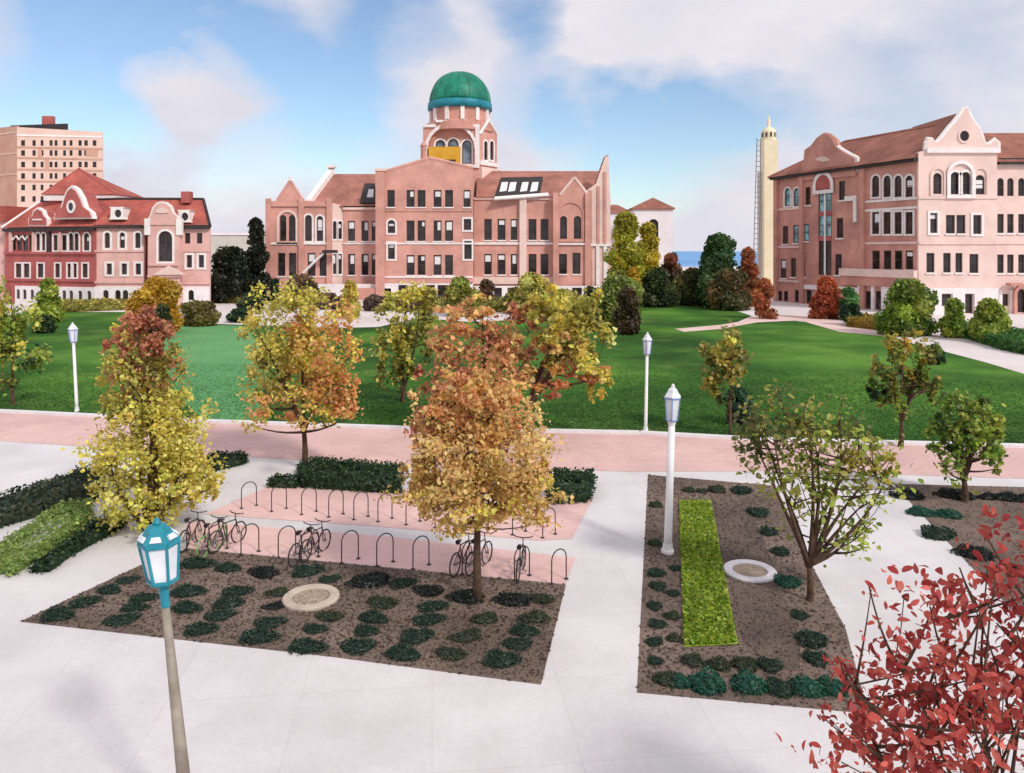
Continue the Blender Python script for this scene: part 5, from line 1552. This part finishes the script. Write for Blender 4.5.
colsL = [
    ('left of the teal lamp', [(143, 596, 26, 'd'), (134, 606, 26, 'd'), (122, 618, 34, 'd')]),
    ('just right of the teal lamp', [(188, 590, 34, 'd'), (186, 606, 30, 'd'), (200, 628, 30, 'd')]),
    ('second right of the teal lamp', [(236, 590, 28, 'd'), (228, 602, 30, 'd'), (220, 614, 30, 'd')]),
    ('left of the stone ring', [(278, 591, 24, 'o'), (274, 604, 20, 'b'), (270, 621, 32, 'd'), (258, 636, 36, 'd')]),
    ('below the stone ring', [(329, 615, 26, 'o'), (315, 627, 26, 'd'), (307, 645, 36, 'd')]),
    ('right of the stone ring', [(382, 601, 32, 'o'), (374, 616, 32, 'd'), (366, 629, 26, 'd'), (358, 645, 34, 'd')]),
    ('left of the orange tree trunk', [(432, 605, 28, 'd'), (428, 618, 30, 'd'), (416, 635, 34, 'd'), (403, 652, 36, 'd')]),
    ('below the orange tree trunk', [(485, 617, 28, 'o'), (467, 634, 30, 'o'), (451, 652, 32, 'o')]),
    ('along the right edge', [(534, 616, 30, 'o'), (524, 629, 30, 'd'), (518, 642, 30, 'd'), (501, 658, 38, 'd')]),
]
for where, pl in colsL:
    for i, (x, y, w, k) in enumerate(pl):
        mound(x, y, w, k, '%s mound, left bed row %s, %s' % ({'d': 'dark green', 'b': 'blackish', 'o': 'dull olive'}[k], where, nth(i, len(pl), 'back', 'front').replace('back', 'rearmost', 1) if i == 0 else nth(i, len(pl), 'back', 'front')), GL)
GR = 'clipped mounds in the right bed'
for row, pl, lo, hi in (
    ('outer left row', [(656, 503, 14, 'o'), (655, 541, 14, 'o'), (656, 571, 17, 'd'), (658, 584, 17, 'd'), (655, 604, 15, 'd'), (657, 622, 18, 'd'), (654, 640, 17, 'd'), (655, 659, 15, 'd')], 'back', 'front'),
    ('inner left row', [(675, 566, 11, 'd'), (673, 591, 13, 'd'), (672, 614, 15, 'o'), (674, 636, 14, 'o')], 'back', 'front'),
    ('front row', [(667, 678, 26, 'o'), (679, 680, 22, 't'), (706, 683, 36, 't'), (749, 684, 34, 't'), (781, 687, 30, 'd'), (807, 687, 34, 't'), (834, 686, 30, 't')], 'left', 'right'),
    ('second row from the front', [(693, 659, 22, 'o'), (718, 663, 22, 'o'), (745, 663, 26, 'o'), (770, 664, 24, 'd')], 'left', 'right'),
    ('curving right row', [(758, 511, 21, 'd'), (768, 530, 17, 'd'), (780, 550, 17, 'd'), (787, 580, 25, 't'), (799, 613, 17, 'd'), (811, 639, 28, 'd'), (816, 657, 25, 'd')], 'back', 'front'),
    ('back row', [(689, 488, 12, 'o'), (702, 489, 11, 'o'), (717, 488, 18, 'o'), (741, 489, 19, 'd')], 'left', 'right')):
    for i, (x, y, w, k) in enumerate(pl):
        n_ = nth(i, len(pl), lo, hi)
        if n_ in ('back', 'front'): n_ = 'rearmost' if n_ == 'back' else 'frontmost'
        mound(x, y, w, k, '%s mound in the right bed\'s %s, %s' % ({'d': 'dark green', 'b': 'blackish', 'o': 'dull olive', 't': 'bluish green'}[k], row, n_), GR, squash=1.45, hz=1.5)
GF = 'dark mounds in the far right bed'
for x, y, w, k, lab in ((908, 494, 30, 'b', 'black green mound at the left corner of the far right bed'), (956, 494, 34, 'b', 'black green mound at the foot of the small green tree'), (988, 495, 22, 'b', 'smaller dark mound just right of the small green tree foot'),
                        (1006, 496, 26, 'b', 'dark mound near the right picture edge in the back row of the far bed'), (1026, 498, 28, 'b', 'dark mound cut by the right picture edge in the far bed'), (921, 511, 26, 't', 'bluish green mound on the slanting edge of the far right bed'),
                        (948, 513, 24, 't', 'bluish green mound right of its twin on the slanting bed edge'), (937, 533, 32, 'd', 'dark green mound halfway down the slanting edge of the far bed'), (975, 553, 34, 'b', 'largest dark mound behind the red tree in the far bed'), (1007, 565, 22, 'b', 'small dark mound deep behind the red leaves')):
    mound(x, y, w, k, lab, GF, hz=1.3)

# ------------------------------------------------------------------ low hedges round the plaza
hedge('hedge', 'long dark olive hedge slanting up from the left picture edge to the yellow tree', 'hedge', [(-60, 542), (-10, 531), (60, 512), (100, 500), (104, 484), (92, 480), (40, 497), (-60, 532)], .55, MNO + MND[:2], .12)
hedge('lawn_hedge', 'pale green rounded hedge beside the dark slanting hedge', 'hedge', [(-8, 574), (12, 578), (60, 548), (92, 520), (90, 509), (60, 513), (22, 540), (-2, 556)], .35, [S(148, 172, 92), S(132, 156, 80), S(164, 184, 110), S(116, 142, 70)], .09)
hedge('hedge', 'narrow dark green hedge strip between pale hedge and paved path', 'hedge', [(30, 574), (40, 570), (72, 546), (92, 530), (120, 521), (126, 526), (100, 541), (72, 556), (48, 574)], .3, DKG, .1)
hedge('hedge', 'short dark green hedge just right of the big yellow tree', 'hedge', [(205, 474), (240, 466), (248, 463), (240, 460), (210, 461)], .35, DKG, .1)
hedge('hedge', 'long clipped dark green hedge behind the far row of bike hoops', 'hedge', [(298, 488), (400, 495), (402, 477), (370, 474), (318, 470), (300, 474)], .5, DKG, .11)
hedge('hedge', 'low dark green hedge left of the long clipped hedge by the young tree', 'hedge', [(268, 488), (297, 489), (297, 483), (275, 482)], .3, DKG, .1)
hedge('hedge', 'small clipped dark green hedge at the right end of the far hoop row', 'hedge', [(549, 505), (589, 503), (594, 484), (556, 481), (548, 488)], .5, DKG, .11)

# ------------------------------------------------------------------ trees of the plaza and lawn
tree('autumn_tree', 'large yellow tree with a russet top standing behind the teal lantern', 'tree', (152, 531),
     [(152, 445, 58, 66, 7000, 120, YEL), (152, 485, 58, 36, 3400, 60, YEL + OLV[:1]), (146, 390, 44, 48, 3600, 60, YEL[:3] + OLV + RUS[:1]), (142, 340, 27, 34, 2000, 36, RUS), (122, 352, 22, 30, 1000, 20, RUS + YEL[:1]), (190, 470, 26, 44, 900, 22, YEL)],
     (152, 508), .13, r0=.11, nbr=34, stems=7, leader=(143, 330), fine=True, spread=.19, shell=.35, wide=.9)
tree('autumn_tree', 'yellow and orange forked tree beside the brick path, behind the clipped hedge', 'tree', (304, 470),
     [(285, 330, 44, 48, 3200, 60, YEL + OLV[:1]), (322, 352, 38, 52, 3000, 56, ORG + YEL[:2]), (302, 400, 56, 30, 2700, 50, YEL[:2] + ORG + OLV[:1]), (268, 372, 28, 40, 1000, 22, OLV + YEL), (345, 390, 16, 34, 600, 12, ORG)],
     (304, 432), .16, r0=.11, nbr=26, stems=4, low=True, leader=(300, 300), spread=.2, shell=.4)
tree('autumn_tree', 'orange and tan tree with a long straight trunk in the shrub bed by the bicycles', 'tree', (478, 600),
     [(480, 455, 74, 58, 8200, 130, TAN), (480, 408, 46, 42, 3600, 60, TAN + ORG), (445, 405, 36, 34, 900, 24, RUS + TAN[:1]), (480, 500, 74, 28, 3800, 60, TAN + YEL[:2]), (424, 470, 24, 44, 1400, 26, TAN + YEL[:1]), (535, 475, 22, 40, 1000, 22, TAN + YEL[:2])],
     (478, 510), .115, r0=.09, nbr=38, stems=5, low=True, leader=(474, 385), fine=True, spread=.18, shell=.3, wide=.9)
tree('autumn_tree', 'russet tree on the lawn directly behind the orange tree', 'tree', (478, 436),
     [(482, 345, 54, 38, 1500, 46, RUS + ORG[:2] + TAN), (462, 318, 40, 22, 700, 20, TAN + ORG[:2] + RUS[:1]), (518, 330, 34, 30, 800, 20, RUS + TAN[:2]), (450, 372, 30, 26, 420, 14, RUS + OLV[:1]), (512, 372, 26, 22, 300, 10, TAN + YEL[:1])],
     (478, 404), .24, r0=.13, nbr=30, leader=(482, 312), spread=.2, shell=.3, stems=4, low=True)
tree('autumn_tree', 'olive yellow tree on the lawn left of the russet tree', 'tree', (402, 402),
     [(405, 318, 28, 40, 1300, 24, YEL + OLV), (394, 352, 20, 32, 700, 14, OLV + YEL[:1]), (418, 350, 20, 34, 600, 12, OLV + DKO[:2]), (412, 292, 14, 16, 260, 8, YEL)],
     (404, 386), .27, r0=.10, nbr=12, stems=3, leader=(408, 285))
tree('autumn_tree', 'spreading yellow green tree with russet lower leaves right of the russet tree', 'tree', (530, 436),
     [(578, 335, 36, 46, 1700, 36, YEL + OLV[:2]), (548, 312, 30, 30, 800, 20, YEL[:3] + OLV[:1]), (558, 378, 42, 20, 700, 18, ORG + RUS[:2]), (596, 374, 18, 24, 420, 12, YEL), (560, 345, 30, 26, 400, 12, TAN + RUS[:1])],
     (528, 410), .25, r0=.13, nbr=26, stems=6, low=True, leader=(588, 312), spread=.2, shell=.3)
tree('young_tree', 'small olive tree with a thin trunk on the lawn right of the lamps', 'tree', (730, 436),
     [(727, 360, 21, 29, 1000, 22, bright([S(184, 168, 80), S(138, 136, 66), S(112, 118, 62), S(166, 152, 72)], 1.2)), (731, 342, 12, 12, 180, 5, YEL[:2] + OLV[:1]), (728, 400, 9, 14, 90, 4, DKO)],
     (730, 400), .25, r0=.07, nbr=9, leader=(727, 340))
tree('sparse_tree', 'thin tree with many rising twigs and scattered olive leaves in the right bed', 'tree', (809, 601),
     [(845, 465, 50, 46, 480, 60, LIM + OLV[:2]), (790, 460, 46, 56, 608, 60, OLV + LIM[:2]), (775, 420, 38, 34, 272, 36, DKO + OLV[:2]), (828, 428, 36, 34, 208, 26, LIM + DKO), (845, 525, 36, 40, 192, 26, LIM), (870, 464, 28, 24, 192, 14, [S(196, 182, 84), S(172, 162, 76)]), (750, 440, 20, 30, 112, 14, DKO)],
     (809, 566), .165, r0=.075, nbr=56, stems=12, leader=(806, 402), shell=.1, fine=True, low=True, wide=.8)
tree('young_tree', 'dark olive tree with an amber heart on the lawn before the right hall', 'tree', (900, 447),
     [(908, 352, 22, 28, 420, 14, [S(210, 176, 62), S(188, 166, 66), S(168, 154, 66)] + OLV[:2]), (888, 376, 18, 40, 700, 18, OLV + GRN + DKO[:1]), (925, 372, 15, 38, 520, 14, OLV + GRN + DKO[:1]), (878, 390, 10, 18, 180, 6, DKG), (905, 390, 18, 22, 260, 8, OLV + GRN)],
     (902, 420), .24, r0=.10, nbr=20, stems=4, low=True, leader=(906, 330), spread=.2, shell=.3)
tree('young_tree', 'rounded green tree rising from the far right bed', 'tree', (964, 502),
     [(965, 435, 38, 44, 1100, 40, LIM + GRN[:3]), (945, 430, 20, 34, 330, 14, DKG[2:3] + GRN), (985, 440, 22, 42, 520, 20, LIM + OLV[:1]), (962, 402, 26, 14, 260, 10, GRN + DKO[:1])],
     (964, 480), .19, r0=.10, nbr=32, stems=6, low=True, leader=(966, 398), spread=.19, shell=.25)
tree('red_tree', 'red leaved tree filling the lower right corner, branches bare in places', 'tree', (1000, 960),
     [(935, 700, 92, 70, 396, 90, RED), (975, 655, 76, 76, 303, 80, RED), (882, 752, 84, 44, 369, 60, RED), (1010, 720, 90, 80, 369, 80, RED), (1004, 575, 34, 64, 118, 30, RED[:2] + RED[3:]), (935, 605, 70, 46, 72, 36, RED), (868, 690, 44, 50, 118, 26, RED), (1030, 600, 60, 70, 156, 36, RED), (960, 745, 70, 46, 203, 40, RED)],
     (1000, 890), .145, r0=.045, nbr=40, stems=9, leader=(955, 640), shell=.05, fine=True, low=True, wide=.62, up=.1, spread=.22)
tree('young_tree', 'yellow green tree with dark lower leaves at the left picture edge', 'tree', (12, 405),
     [(10, 318, 26, 40, 1200, 22, LIM + YEL[:2]), (14, 360, 24, 26, 600, 12, LIM + DKO + DKG[:1]), (-8, 330, 24, 50, 600, 12, LIM)],
     (12, 388), .27, r0=.10, nbr=10, leader=(10, 285))

# ------------------------------------------------------------------ far shrubs and trees round the buildings
bush('dark_shrub', 'low dark green shrub between lawn lamp and left edge tree', 'shrub', 44, 316, 22, 76, DKG + DKO, .28, lobes=3)
bush('shrub', 'pale green pointed shrub before the red mansard building, left part', 'shrub', 48, 279, 30, 88, LIM, .4, pointed=True)
hedge('hedge', 'long olive and ochre hedge before the white basement of the mansard building', 'hedge', [(56, 313), (150, 309), (150, 305), (56, 307)], 1.0, OLV + YEL[:1] + [S(120, 104, 52)], .35)
bush('shrub', 'golden yellow bushy tree before the mansard building\'s gable', 'tree', 157, 279, 48, 76, [S(212, 170, 52), S(196, 150, 46), S(178, 150, 48), S(220, 184, 80)], .36)
bush('dark_shrub', 'small dark shrub at the foot of the golden bushy tree', 'shrub', 162, 305, 24, 72, DKO + BLK[:2], .28, lobes=3)
bush('shrub', 'low olive brown shrub between golden tree and white path', 'shrub', 198, 302, 42, 84, [S(128, 120, 62), S(112, 100, 58), S(140, 134, 72)], .34)
bush('dark_tree', 'broad blackish evergreen left of the domed hall', 'tree', 231, 248, 46, 121, BLK, .5, lobes=4)
bush('dark_tree', 'taller blackish evergreen touching the left end of the domed hall', 'tree', 256, 219, 34, 122, BLK, .5, lobes=3, pointed=True)
hedge('hedge', 'low yellow olive hedge strip below the broad evergreen', 'hedge', [(208, 303), (246, 304), (246, 299), (208, 298.5)], 1.0, [S(150, 142, 66), S(134, 126, 60), S(166, 156, 80)], .3)
bush('dark_shrub', 'flat dark green shrub left of the orange forked tree, lower one', 'shrub', 240, 309, 30, 88, DKG, .32, lobes=4)
bush('dark_shrub', 'dark green shrub between broad evergreen and forked tree, upper one', 'shrub', 252, 292, 28, 104, DKG + DKO[:1], .36, lobes=3)
bush('dark_shrub', 'small dark green shrub at the hall\'s left corner', 'shrub', 275, 279, 14, 122, DKG, .36, lobes=2)
bush('shrub', 'brown olive shrub below the hall\'s entrance canopy', 'shrub', 302, 276, 34, 116, BRN + DKO[:1], .4)
bush('shrub', 'grey brown shrub right of the entrance canopy shrub', 'shrub', 330, 293, 34, 108, [S(112, 92, 84), S(98, 80, 74), S(128, 108, 96)], .36)
bush('shrub', 'small bright yellow pointed tree on the forecourt of the domed hall', 'tree', 350, 281, 26, 92, YEL + [S(196, 150, 44)], .34, pointed=True, lobes=3)
bush('shrub', 'grey brown shrub right of the bright yellow pointed tree', 'shrub', 374, 295, 24, 104, [S(112, 92, 84), S(98, 80, 74), S(128, 108, 96)], .36, lobes=3)
bush('shrub', 'rounded olive tree before the hall\'s central block', 'tree', 462, 278, 36, 96, OLV + LIM[:1] + [S(150, 110, 60)], .4)
bush('shrub', 'brown shrub right of the rounded olive tree', 'shrub', 486, 280, 20, 108, BRN, .38, lobes=3)
bush('shrub', 'yellow olive bushy tree before the hall\'s right wing', 'tree', 532, 274, 34, 98, YEL[1:] + OLV, .4)
bush('shrub', 'green shrub left of the yellow olive bushy tree', 'shrub', 514, 288, 22, 100, OLV + GRN[:1], .36, lobes=3)
bush('shrub', 'yellow green shrub filling the gap before the hall\'s right end', 'shrub', 560, 290, 36, 92, LIM + YEL[:2], .36)
bush('dark_shrub', 'dark shrub between the yellow green shrub and the broad mid green one', 'shrub', 590, 287, 18, 104, DKO + BLK[:2], .36, lobes=3)
bush('shrub', 'broad mid green shrub at the right end of the domed hall', 'shrub', 618, 278, 58, 80, [S(136, 150, 72), S(120, 136, 64), S(150, 160, 80)], .36, depth=5)
bush('yellow_tree', 'tall golden green tree beside the right end of the domed hall', 'tree', 626, 214, 54, 112, bright([S(186, 180, 62), S(166, 164, 58), S(200, 190, 74), S(144, 150, 58)], 1.2), .5, lobes=3, pointed=True)
bush('yellow_tree', 'slimmer golden tree before the white tower', 'tree', 648, 223, 40, 114, bright([S(200, 182, 60), S(186, 168, 54), S(162, 154, 56)], 1.2), .46, lobes=3, pointed=True)
bush('shrub', 'small gold shrub below the slimmer golden tree', 'shrub', 632, 268, 20, 106, [S(204, 164, 44), S(180, 140, 40)], .38, lobes=2)
bush('dark_shrub', 'small dark brown shrub in front of the broad mid green shrub', 'shrub', 628, 289, 30, 75, [S(92, 74, 44), S(78, 66, 42)], .3, lobes=3)
bush('shrub', 'brown topped shrub below the white tower', 'shrub', 672, 253, 24, 122, BRN + RST[:1], .42, lobes=3)
bush('dark_shrub', 'dark olive shrub mass below the sea view, left part', 'shrub', 656, 270, 40, 112, DKO + DKG, .4)
bush('dark_shrub', 'dark olive brown shrub mass below the sea view, right part', 'shrub', 694, 270, 46, 116, DKO + BRN[:2], .4)
bush('green_tree', 'dark green broad tree between sea view and bell tower', 'tree', 719, 235, 46, 112, [S(78, 112, 64), S(66, 98, 58), S(92, 124, 68), S(58, 86, 52)], .5, lobes=4)
bush('shrub', 'tall russet brown conical tree left of the bell tower', 'tree', 748, 249, 34, 112, RST + BRN[:1], .44, pointed=True, lobes=3)
bush('shrub', 'olive brown shrub under the dark green broad tree', 'shrub', 730, 270, 40, 106, [S(128, 104, 62), S(104, 96, 58), S(88, 92, 54)], .4)
hedge('hedge', 'long blackish hedge above the curved white path', 'hedge', [(702, 298), (748, 307), (753, 303), (708, 292)], 1.3, [S(56, 46, 40), S(46, 38, 34), S(68, 58, 46)], .32)
bush('shrub', 'russet conical shrub at the left corner of the right hall', 'shrub', 765, 279, 22, 92, RST, .36, lobes=2)
bush('shrub', 'double humped orange russet shrub before the curved gable', 'shrub', 825, 277, 30, 92, [S(186, 96, 60), S(170, 84, 52), S(200, 112, 70)], .36, lobes=2)
bush('shrub', 'green shrub just right of the double humped russet shrub', 'shrub', 849, 288, 20, 90, [S(92, 146, 76), S(78, 128, 66), S(108, 158, 84)], .34, lobes=2)
bush('dark_shrub', 'dark green shrub at the base of the small green shrub', 'shrub', 851, 304, 22, 84, DKG, .3, lobes=3)
hedge('hedge', 'low ochre hedge between russet shrub and bright green tree', 'hedge', [(848, 327), (884, 331), (886, 326), (852, 321)], 1.0, [S(176, 146, 56), S(156, 132, 52), S(140, 128, 56)], .28)
bush('green_tree', 'bright green bushy tree in front of the right hall', 'tree', 909, 281, 52, 74, GRN + LIM[:2], .36, lobes=5)
bush('green_tree', 'small yellow green tree right of the bright green bushy tree', 'tree', 953, 299, 24, 72, LIM + GRN[:1], .32, lobes=3)
bush('green_tree', 'light green spreading tree before the right hall\'s arched door', 'tree', 990, 300, 46, 68, GRN[:1] + LIM, .34, lobes=5, pointed=True)
hedge('hedge', 'dark green clipped hedge below the light green spreading tree', 'hedge', [(962, 337), (1000, 350), (1030, 356), (1034, 342), (1000, 337), (966, 331)], 1.0, [S(70, 118, 50), S(58, 102, 46), S(82, 130, 58)], .26)
bush('dark_shrub', 'dark bluish shrub against the amber hearted tree, right side', 'shrub', 936, 345, 16, 55, DKG, .26, lobes=2)
bush('dark_shrub', 'dark green bush at the lawn edge beside the small olive tree', 'shrub', 738, 388, 30, 36, DKG + [S(60, 96, 70)], .22, lobes=3, dens=.55)

hedge('hedge', 'low brown hedge on the forecourt left of the hall\'s central block', 'hedge', [(372, 311), (432, 311), (432, 307), (372, 307)], 1.5, BRN + [S(112, 92, 84)], .32)
hedge('hedge', 'olive and yellow hedge on the forecourt before the central block', 'hedge', [(436, 312), (508, 312), (508, 307.5), (436, 307.5)], 1.4, OLV + DKO + YEL[1:2], .32)
hedge('hedge', 'green and brown hedge on the forecourt before the hall\'s right wing', 'hedge', [(512, 312), (602, 312), (602, 307.5), (512, 307.5)], 1.5, OLV + GRN + BRN[:1], .32)
bush('shrub', 'bushy olive shrub before the basement openings of the central block', 'shrub', 424, 288, 26, 106, OLV + BRN[:1], .36, lobes=4)

# ------------------------------------------------------------------ light and sky
SUN = Vector((0.66, -0.75, 0)).normalized()
EL = math.radians(40)
ld = bpy.data.lights.new('sun', 'SUN'); ld.energy = 2.4; ld.angle = math.radians(8); ld.color = (1.0, 0.95, 0.88)
lo = bpy.data.objects.new('sun', ld); COL.objects.link(lo)
sv = Vector((SUN.x * math.cos(EL), SUN.y * math.cos(EL), math.sin(EL)))
lo.rotation_euler = sv.to_track_quat('Z', 'Y').to_euler()
lo.location = sv * 60

w = bpy.data.worlds.new('World'); scene.world = w; w.use_nodes = True
nt = w.node_tree
for n in list(nt.nodes): nt.nodes.remove(n)
out = N(nt, 'ShaderNodeOutputWorld')
sky = N(nt, 'ShaderNodeTexSky'); sky.sky_type = 'NISHITA'; sky.sun_disc = False
sky.sun_elevation = EL; sky.sun_rotation = math.atan2(SUN.x, SUN.y); sky.air_density = 1.0; sky.dust_density = 0.6; sky.ozone_density = 2.0
bg1 = N(nt, 'ShaderNodeBackground'); bg1.inputs['Strength'].default_value = 0.14
nt.links.new(sky.outputs[0], bg1.inputs['Color'])
bg2 = N(nt, 'ShaderNodeBackground'); bg2.inputs['Strength'].default_value = 1.02
tc = N(nt, 'ShaderNodeTexCoord')
# clouds: patches of open blue placed by direction, ragged by noise
nz = N(nt, 'ShaderNodeTexNoise'); nz.inputs['Scale'].default_value = 5.0; nz.inputs['Detail'].default_value = 6; nz.inputs['Roughness'].default_value = 0.55
mp = N(nt, 'ShaderNodeMapping'); mp.inputs['Scale'].default_value = (1, 1, 1.9)
nt.links.new(tc.outputs['Generated'], mp.inputs['Vector']); nt.links.new(mp.outputs[0], nz.inputs['Vector'])
sb = N(nt, 'ShaderNodeVectorMath', operation='SUBTRACT'); sb.inputs[1].default_value = (0.5, 0.5, 0.5); nt.links.new(nz.outputs['Color'], sb.inputs[0])
sc_ = N(nt, 'ShaderNodeVectorMath', operation='SCALE'); sc_.inputs['Scale'].default_value = 0.16; nt.links.new(sb.outputs[0], sc_.inputs[0])
ad = N(nt, 'ShaderNodeVectorMath', operation='ADD'); nt.links.new(tc.outputs['Generated'], ad.inputs[0]); nt.links.new(sc_.outputs[0], ad.inputs[1])
nm = N(nt, 'ShaderNodeVectorMath', operation='NORMALIZE'); nt.links.new(ad.outputs[0], nm.inputs[0])
acc = None
BLOBS = [(70, 58, 80, 1.1), (20, 105, 50, .4), (115, 105, 55, .5), (215, 22, 65, .8), (330, 70, 75, .45), (290, 125, 85, .8), (370, 140, 60, .4), (190, 190, 50, .25), (535, 20, 40, .6), (530, 100, 45, .5),
         (590, 145, 62, .95), (665, 140, 65, 1.0), (725, 112, 52, .85), (775, 125, 40, .45), (850, 105, 60, .6), (940, 55, 60, .3), (640, 190, 45, .3), (80, -60, 110, .6), (450, -160, 160, .5), (900, -240, 200, .5),
         (195, 82, 55, -.9), (165, 100, 36, -.4), (400, 70, 40, -.2), (480, 50, 40, -.2), (390, 20, 60, .55), (120, 30, 60, .5), (10, 35, 40, -.6), (800, 30, 120, -.4), (640, 50, 80, -.4)]
for px, py, r, wt in BLOBS:
    d = ray(px, py).normalized()
    dp = N(nt, 'ShaderNodeVectorMath', operation='DOT_PRODUCT'); dp.inputs[1].default_value = d; nt.links.new(nm.outputs[0], dp.inputs[0])
    mr = N(nt, 'ShaderNodeMapRange', interpolation_type='SMOOTHSTEP')
    mr.inputs['From Min'].default_value = math.cos(1.35 * r / FPX); mr.inputs['From Max'].default_value = math.cos(0.1 * r / FPX)
    mr.inputs['To Min'].default_value = 0; mr.inputs['To Max'].default_value = wt
    nt.links.new(dp.outputs['Value'], mr.inputs['Value'])
    if acc is None: acc = mr.outputs[0]
    else:
        a = N(nt, 'ShaderNodeMath', operation='ADD'); nt.links.new(acc, a.inputs[0]); nt.links.new(mr.outputs[0], a.inputs[1]); acc = a.outputs[0]
n2 = N(nt, 'ShaderNodeTexNoise'); n2.inputs['Scale'].default_value = 4.2; n2.inputs['Detail'].default_value = 7; n2.inputs['Roughness'].default_value = 0.6
nt.links.new(mp.outputs[0], n2.inputs['Vector'])
m2 = N(nt, 'ShaderNodeMapRange'); m2.inputs['From Min'].default_value = .3; m2.inputs['From Max'].default_value = .7; m2.inputs['To Min'].default_value = -.3; m2.inputs['To Max'].default_value = .34
nt.links.new(n2.outputs['Fac'], m2.inputs['Value'])
sz = N(nt, 'ShaderNodeSeparateXYZ'); nt.links.new(tc.outputs['Generated'], sz.inputs[0])
hz = N(nt, 'ShaderNodeMapRange'); hz.inputs['From Min'].default_value = 0.0; hz.inputs['From Max'].default_value = 0.16; hz.inputs['To Min'].default_value = -0.55; hz.inputs['To Max'].default_value = 0.0
nt.links.new(sz.outputs['Z'], hz.inputs['Value'])
a0 = N(nt, 'ShaderNodeMath', operation='ADD'); nt.links.new(acc, a0.inputs[0]); nt.links.new(hz.outputs[0], a0.inputs[1]); acc = a0.outputs[0]
a = N(nt, 'ShaderNodeMath', operation='ADD', use_clamp=True); nt.links.new(acc, a.inputs[0]); nt.links.new(m2.outputs[0], a.inputs[1])
inv = N(nt, 'ShaderNodeMath', operation='SUBTRACT', use_clamp=True); inv.inputs[0].default_value = 1.0; nt.links.new(a.outputs[0], inv.inputs[1])
cr = N(nt, 'ShaderNodeValToRGB')
cr.color_ramp.elements[0].position = 0.3; cr.color_ramp.elements[0].color = S(208, 208, 220)
cr.color_ramp.elements[1].position = 0.7; cr.color_ramp.elements[1].color = S(230, 225, 231)
nt.links.new(nz.outputs['Fac'], cr.inputs['Fac']); nt.links.new(cr.outputs['Color'], bg2.inputs['Color'])
mx = N(nt, 'ShaderNodeMixShader'); nt.links.new(inv.outputs[0], mx.inputs[0]); nt.links.new(bg1.outputs[0], mx.inputs[1]); nt.links.new(bg2.outputs[0], mx.inputs[2])
nt.links.new(mx.outputs[0], out.inputs['Surface'])

vs_ = scene.view_settings
vs_.view_transform = 'Standard'; vs_.look = 'None'; vs_.gamma = 1.0; vs_.exposure = 0.12; vs_.use_curve_mapping = False
scene.render.film_transparent = False
scene.cycles.max_bounces = 6; scene.cycles.diffuse_bounces = 3; scene.cycles.glossy_bounces = 2; scene.cycles.transmission_bounces = 3; scene.cycles.transparent_max_bounces = 4
scene.cycles.use_denoising = True
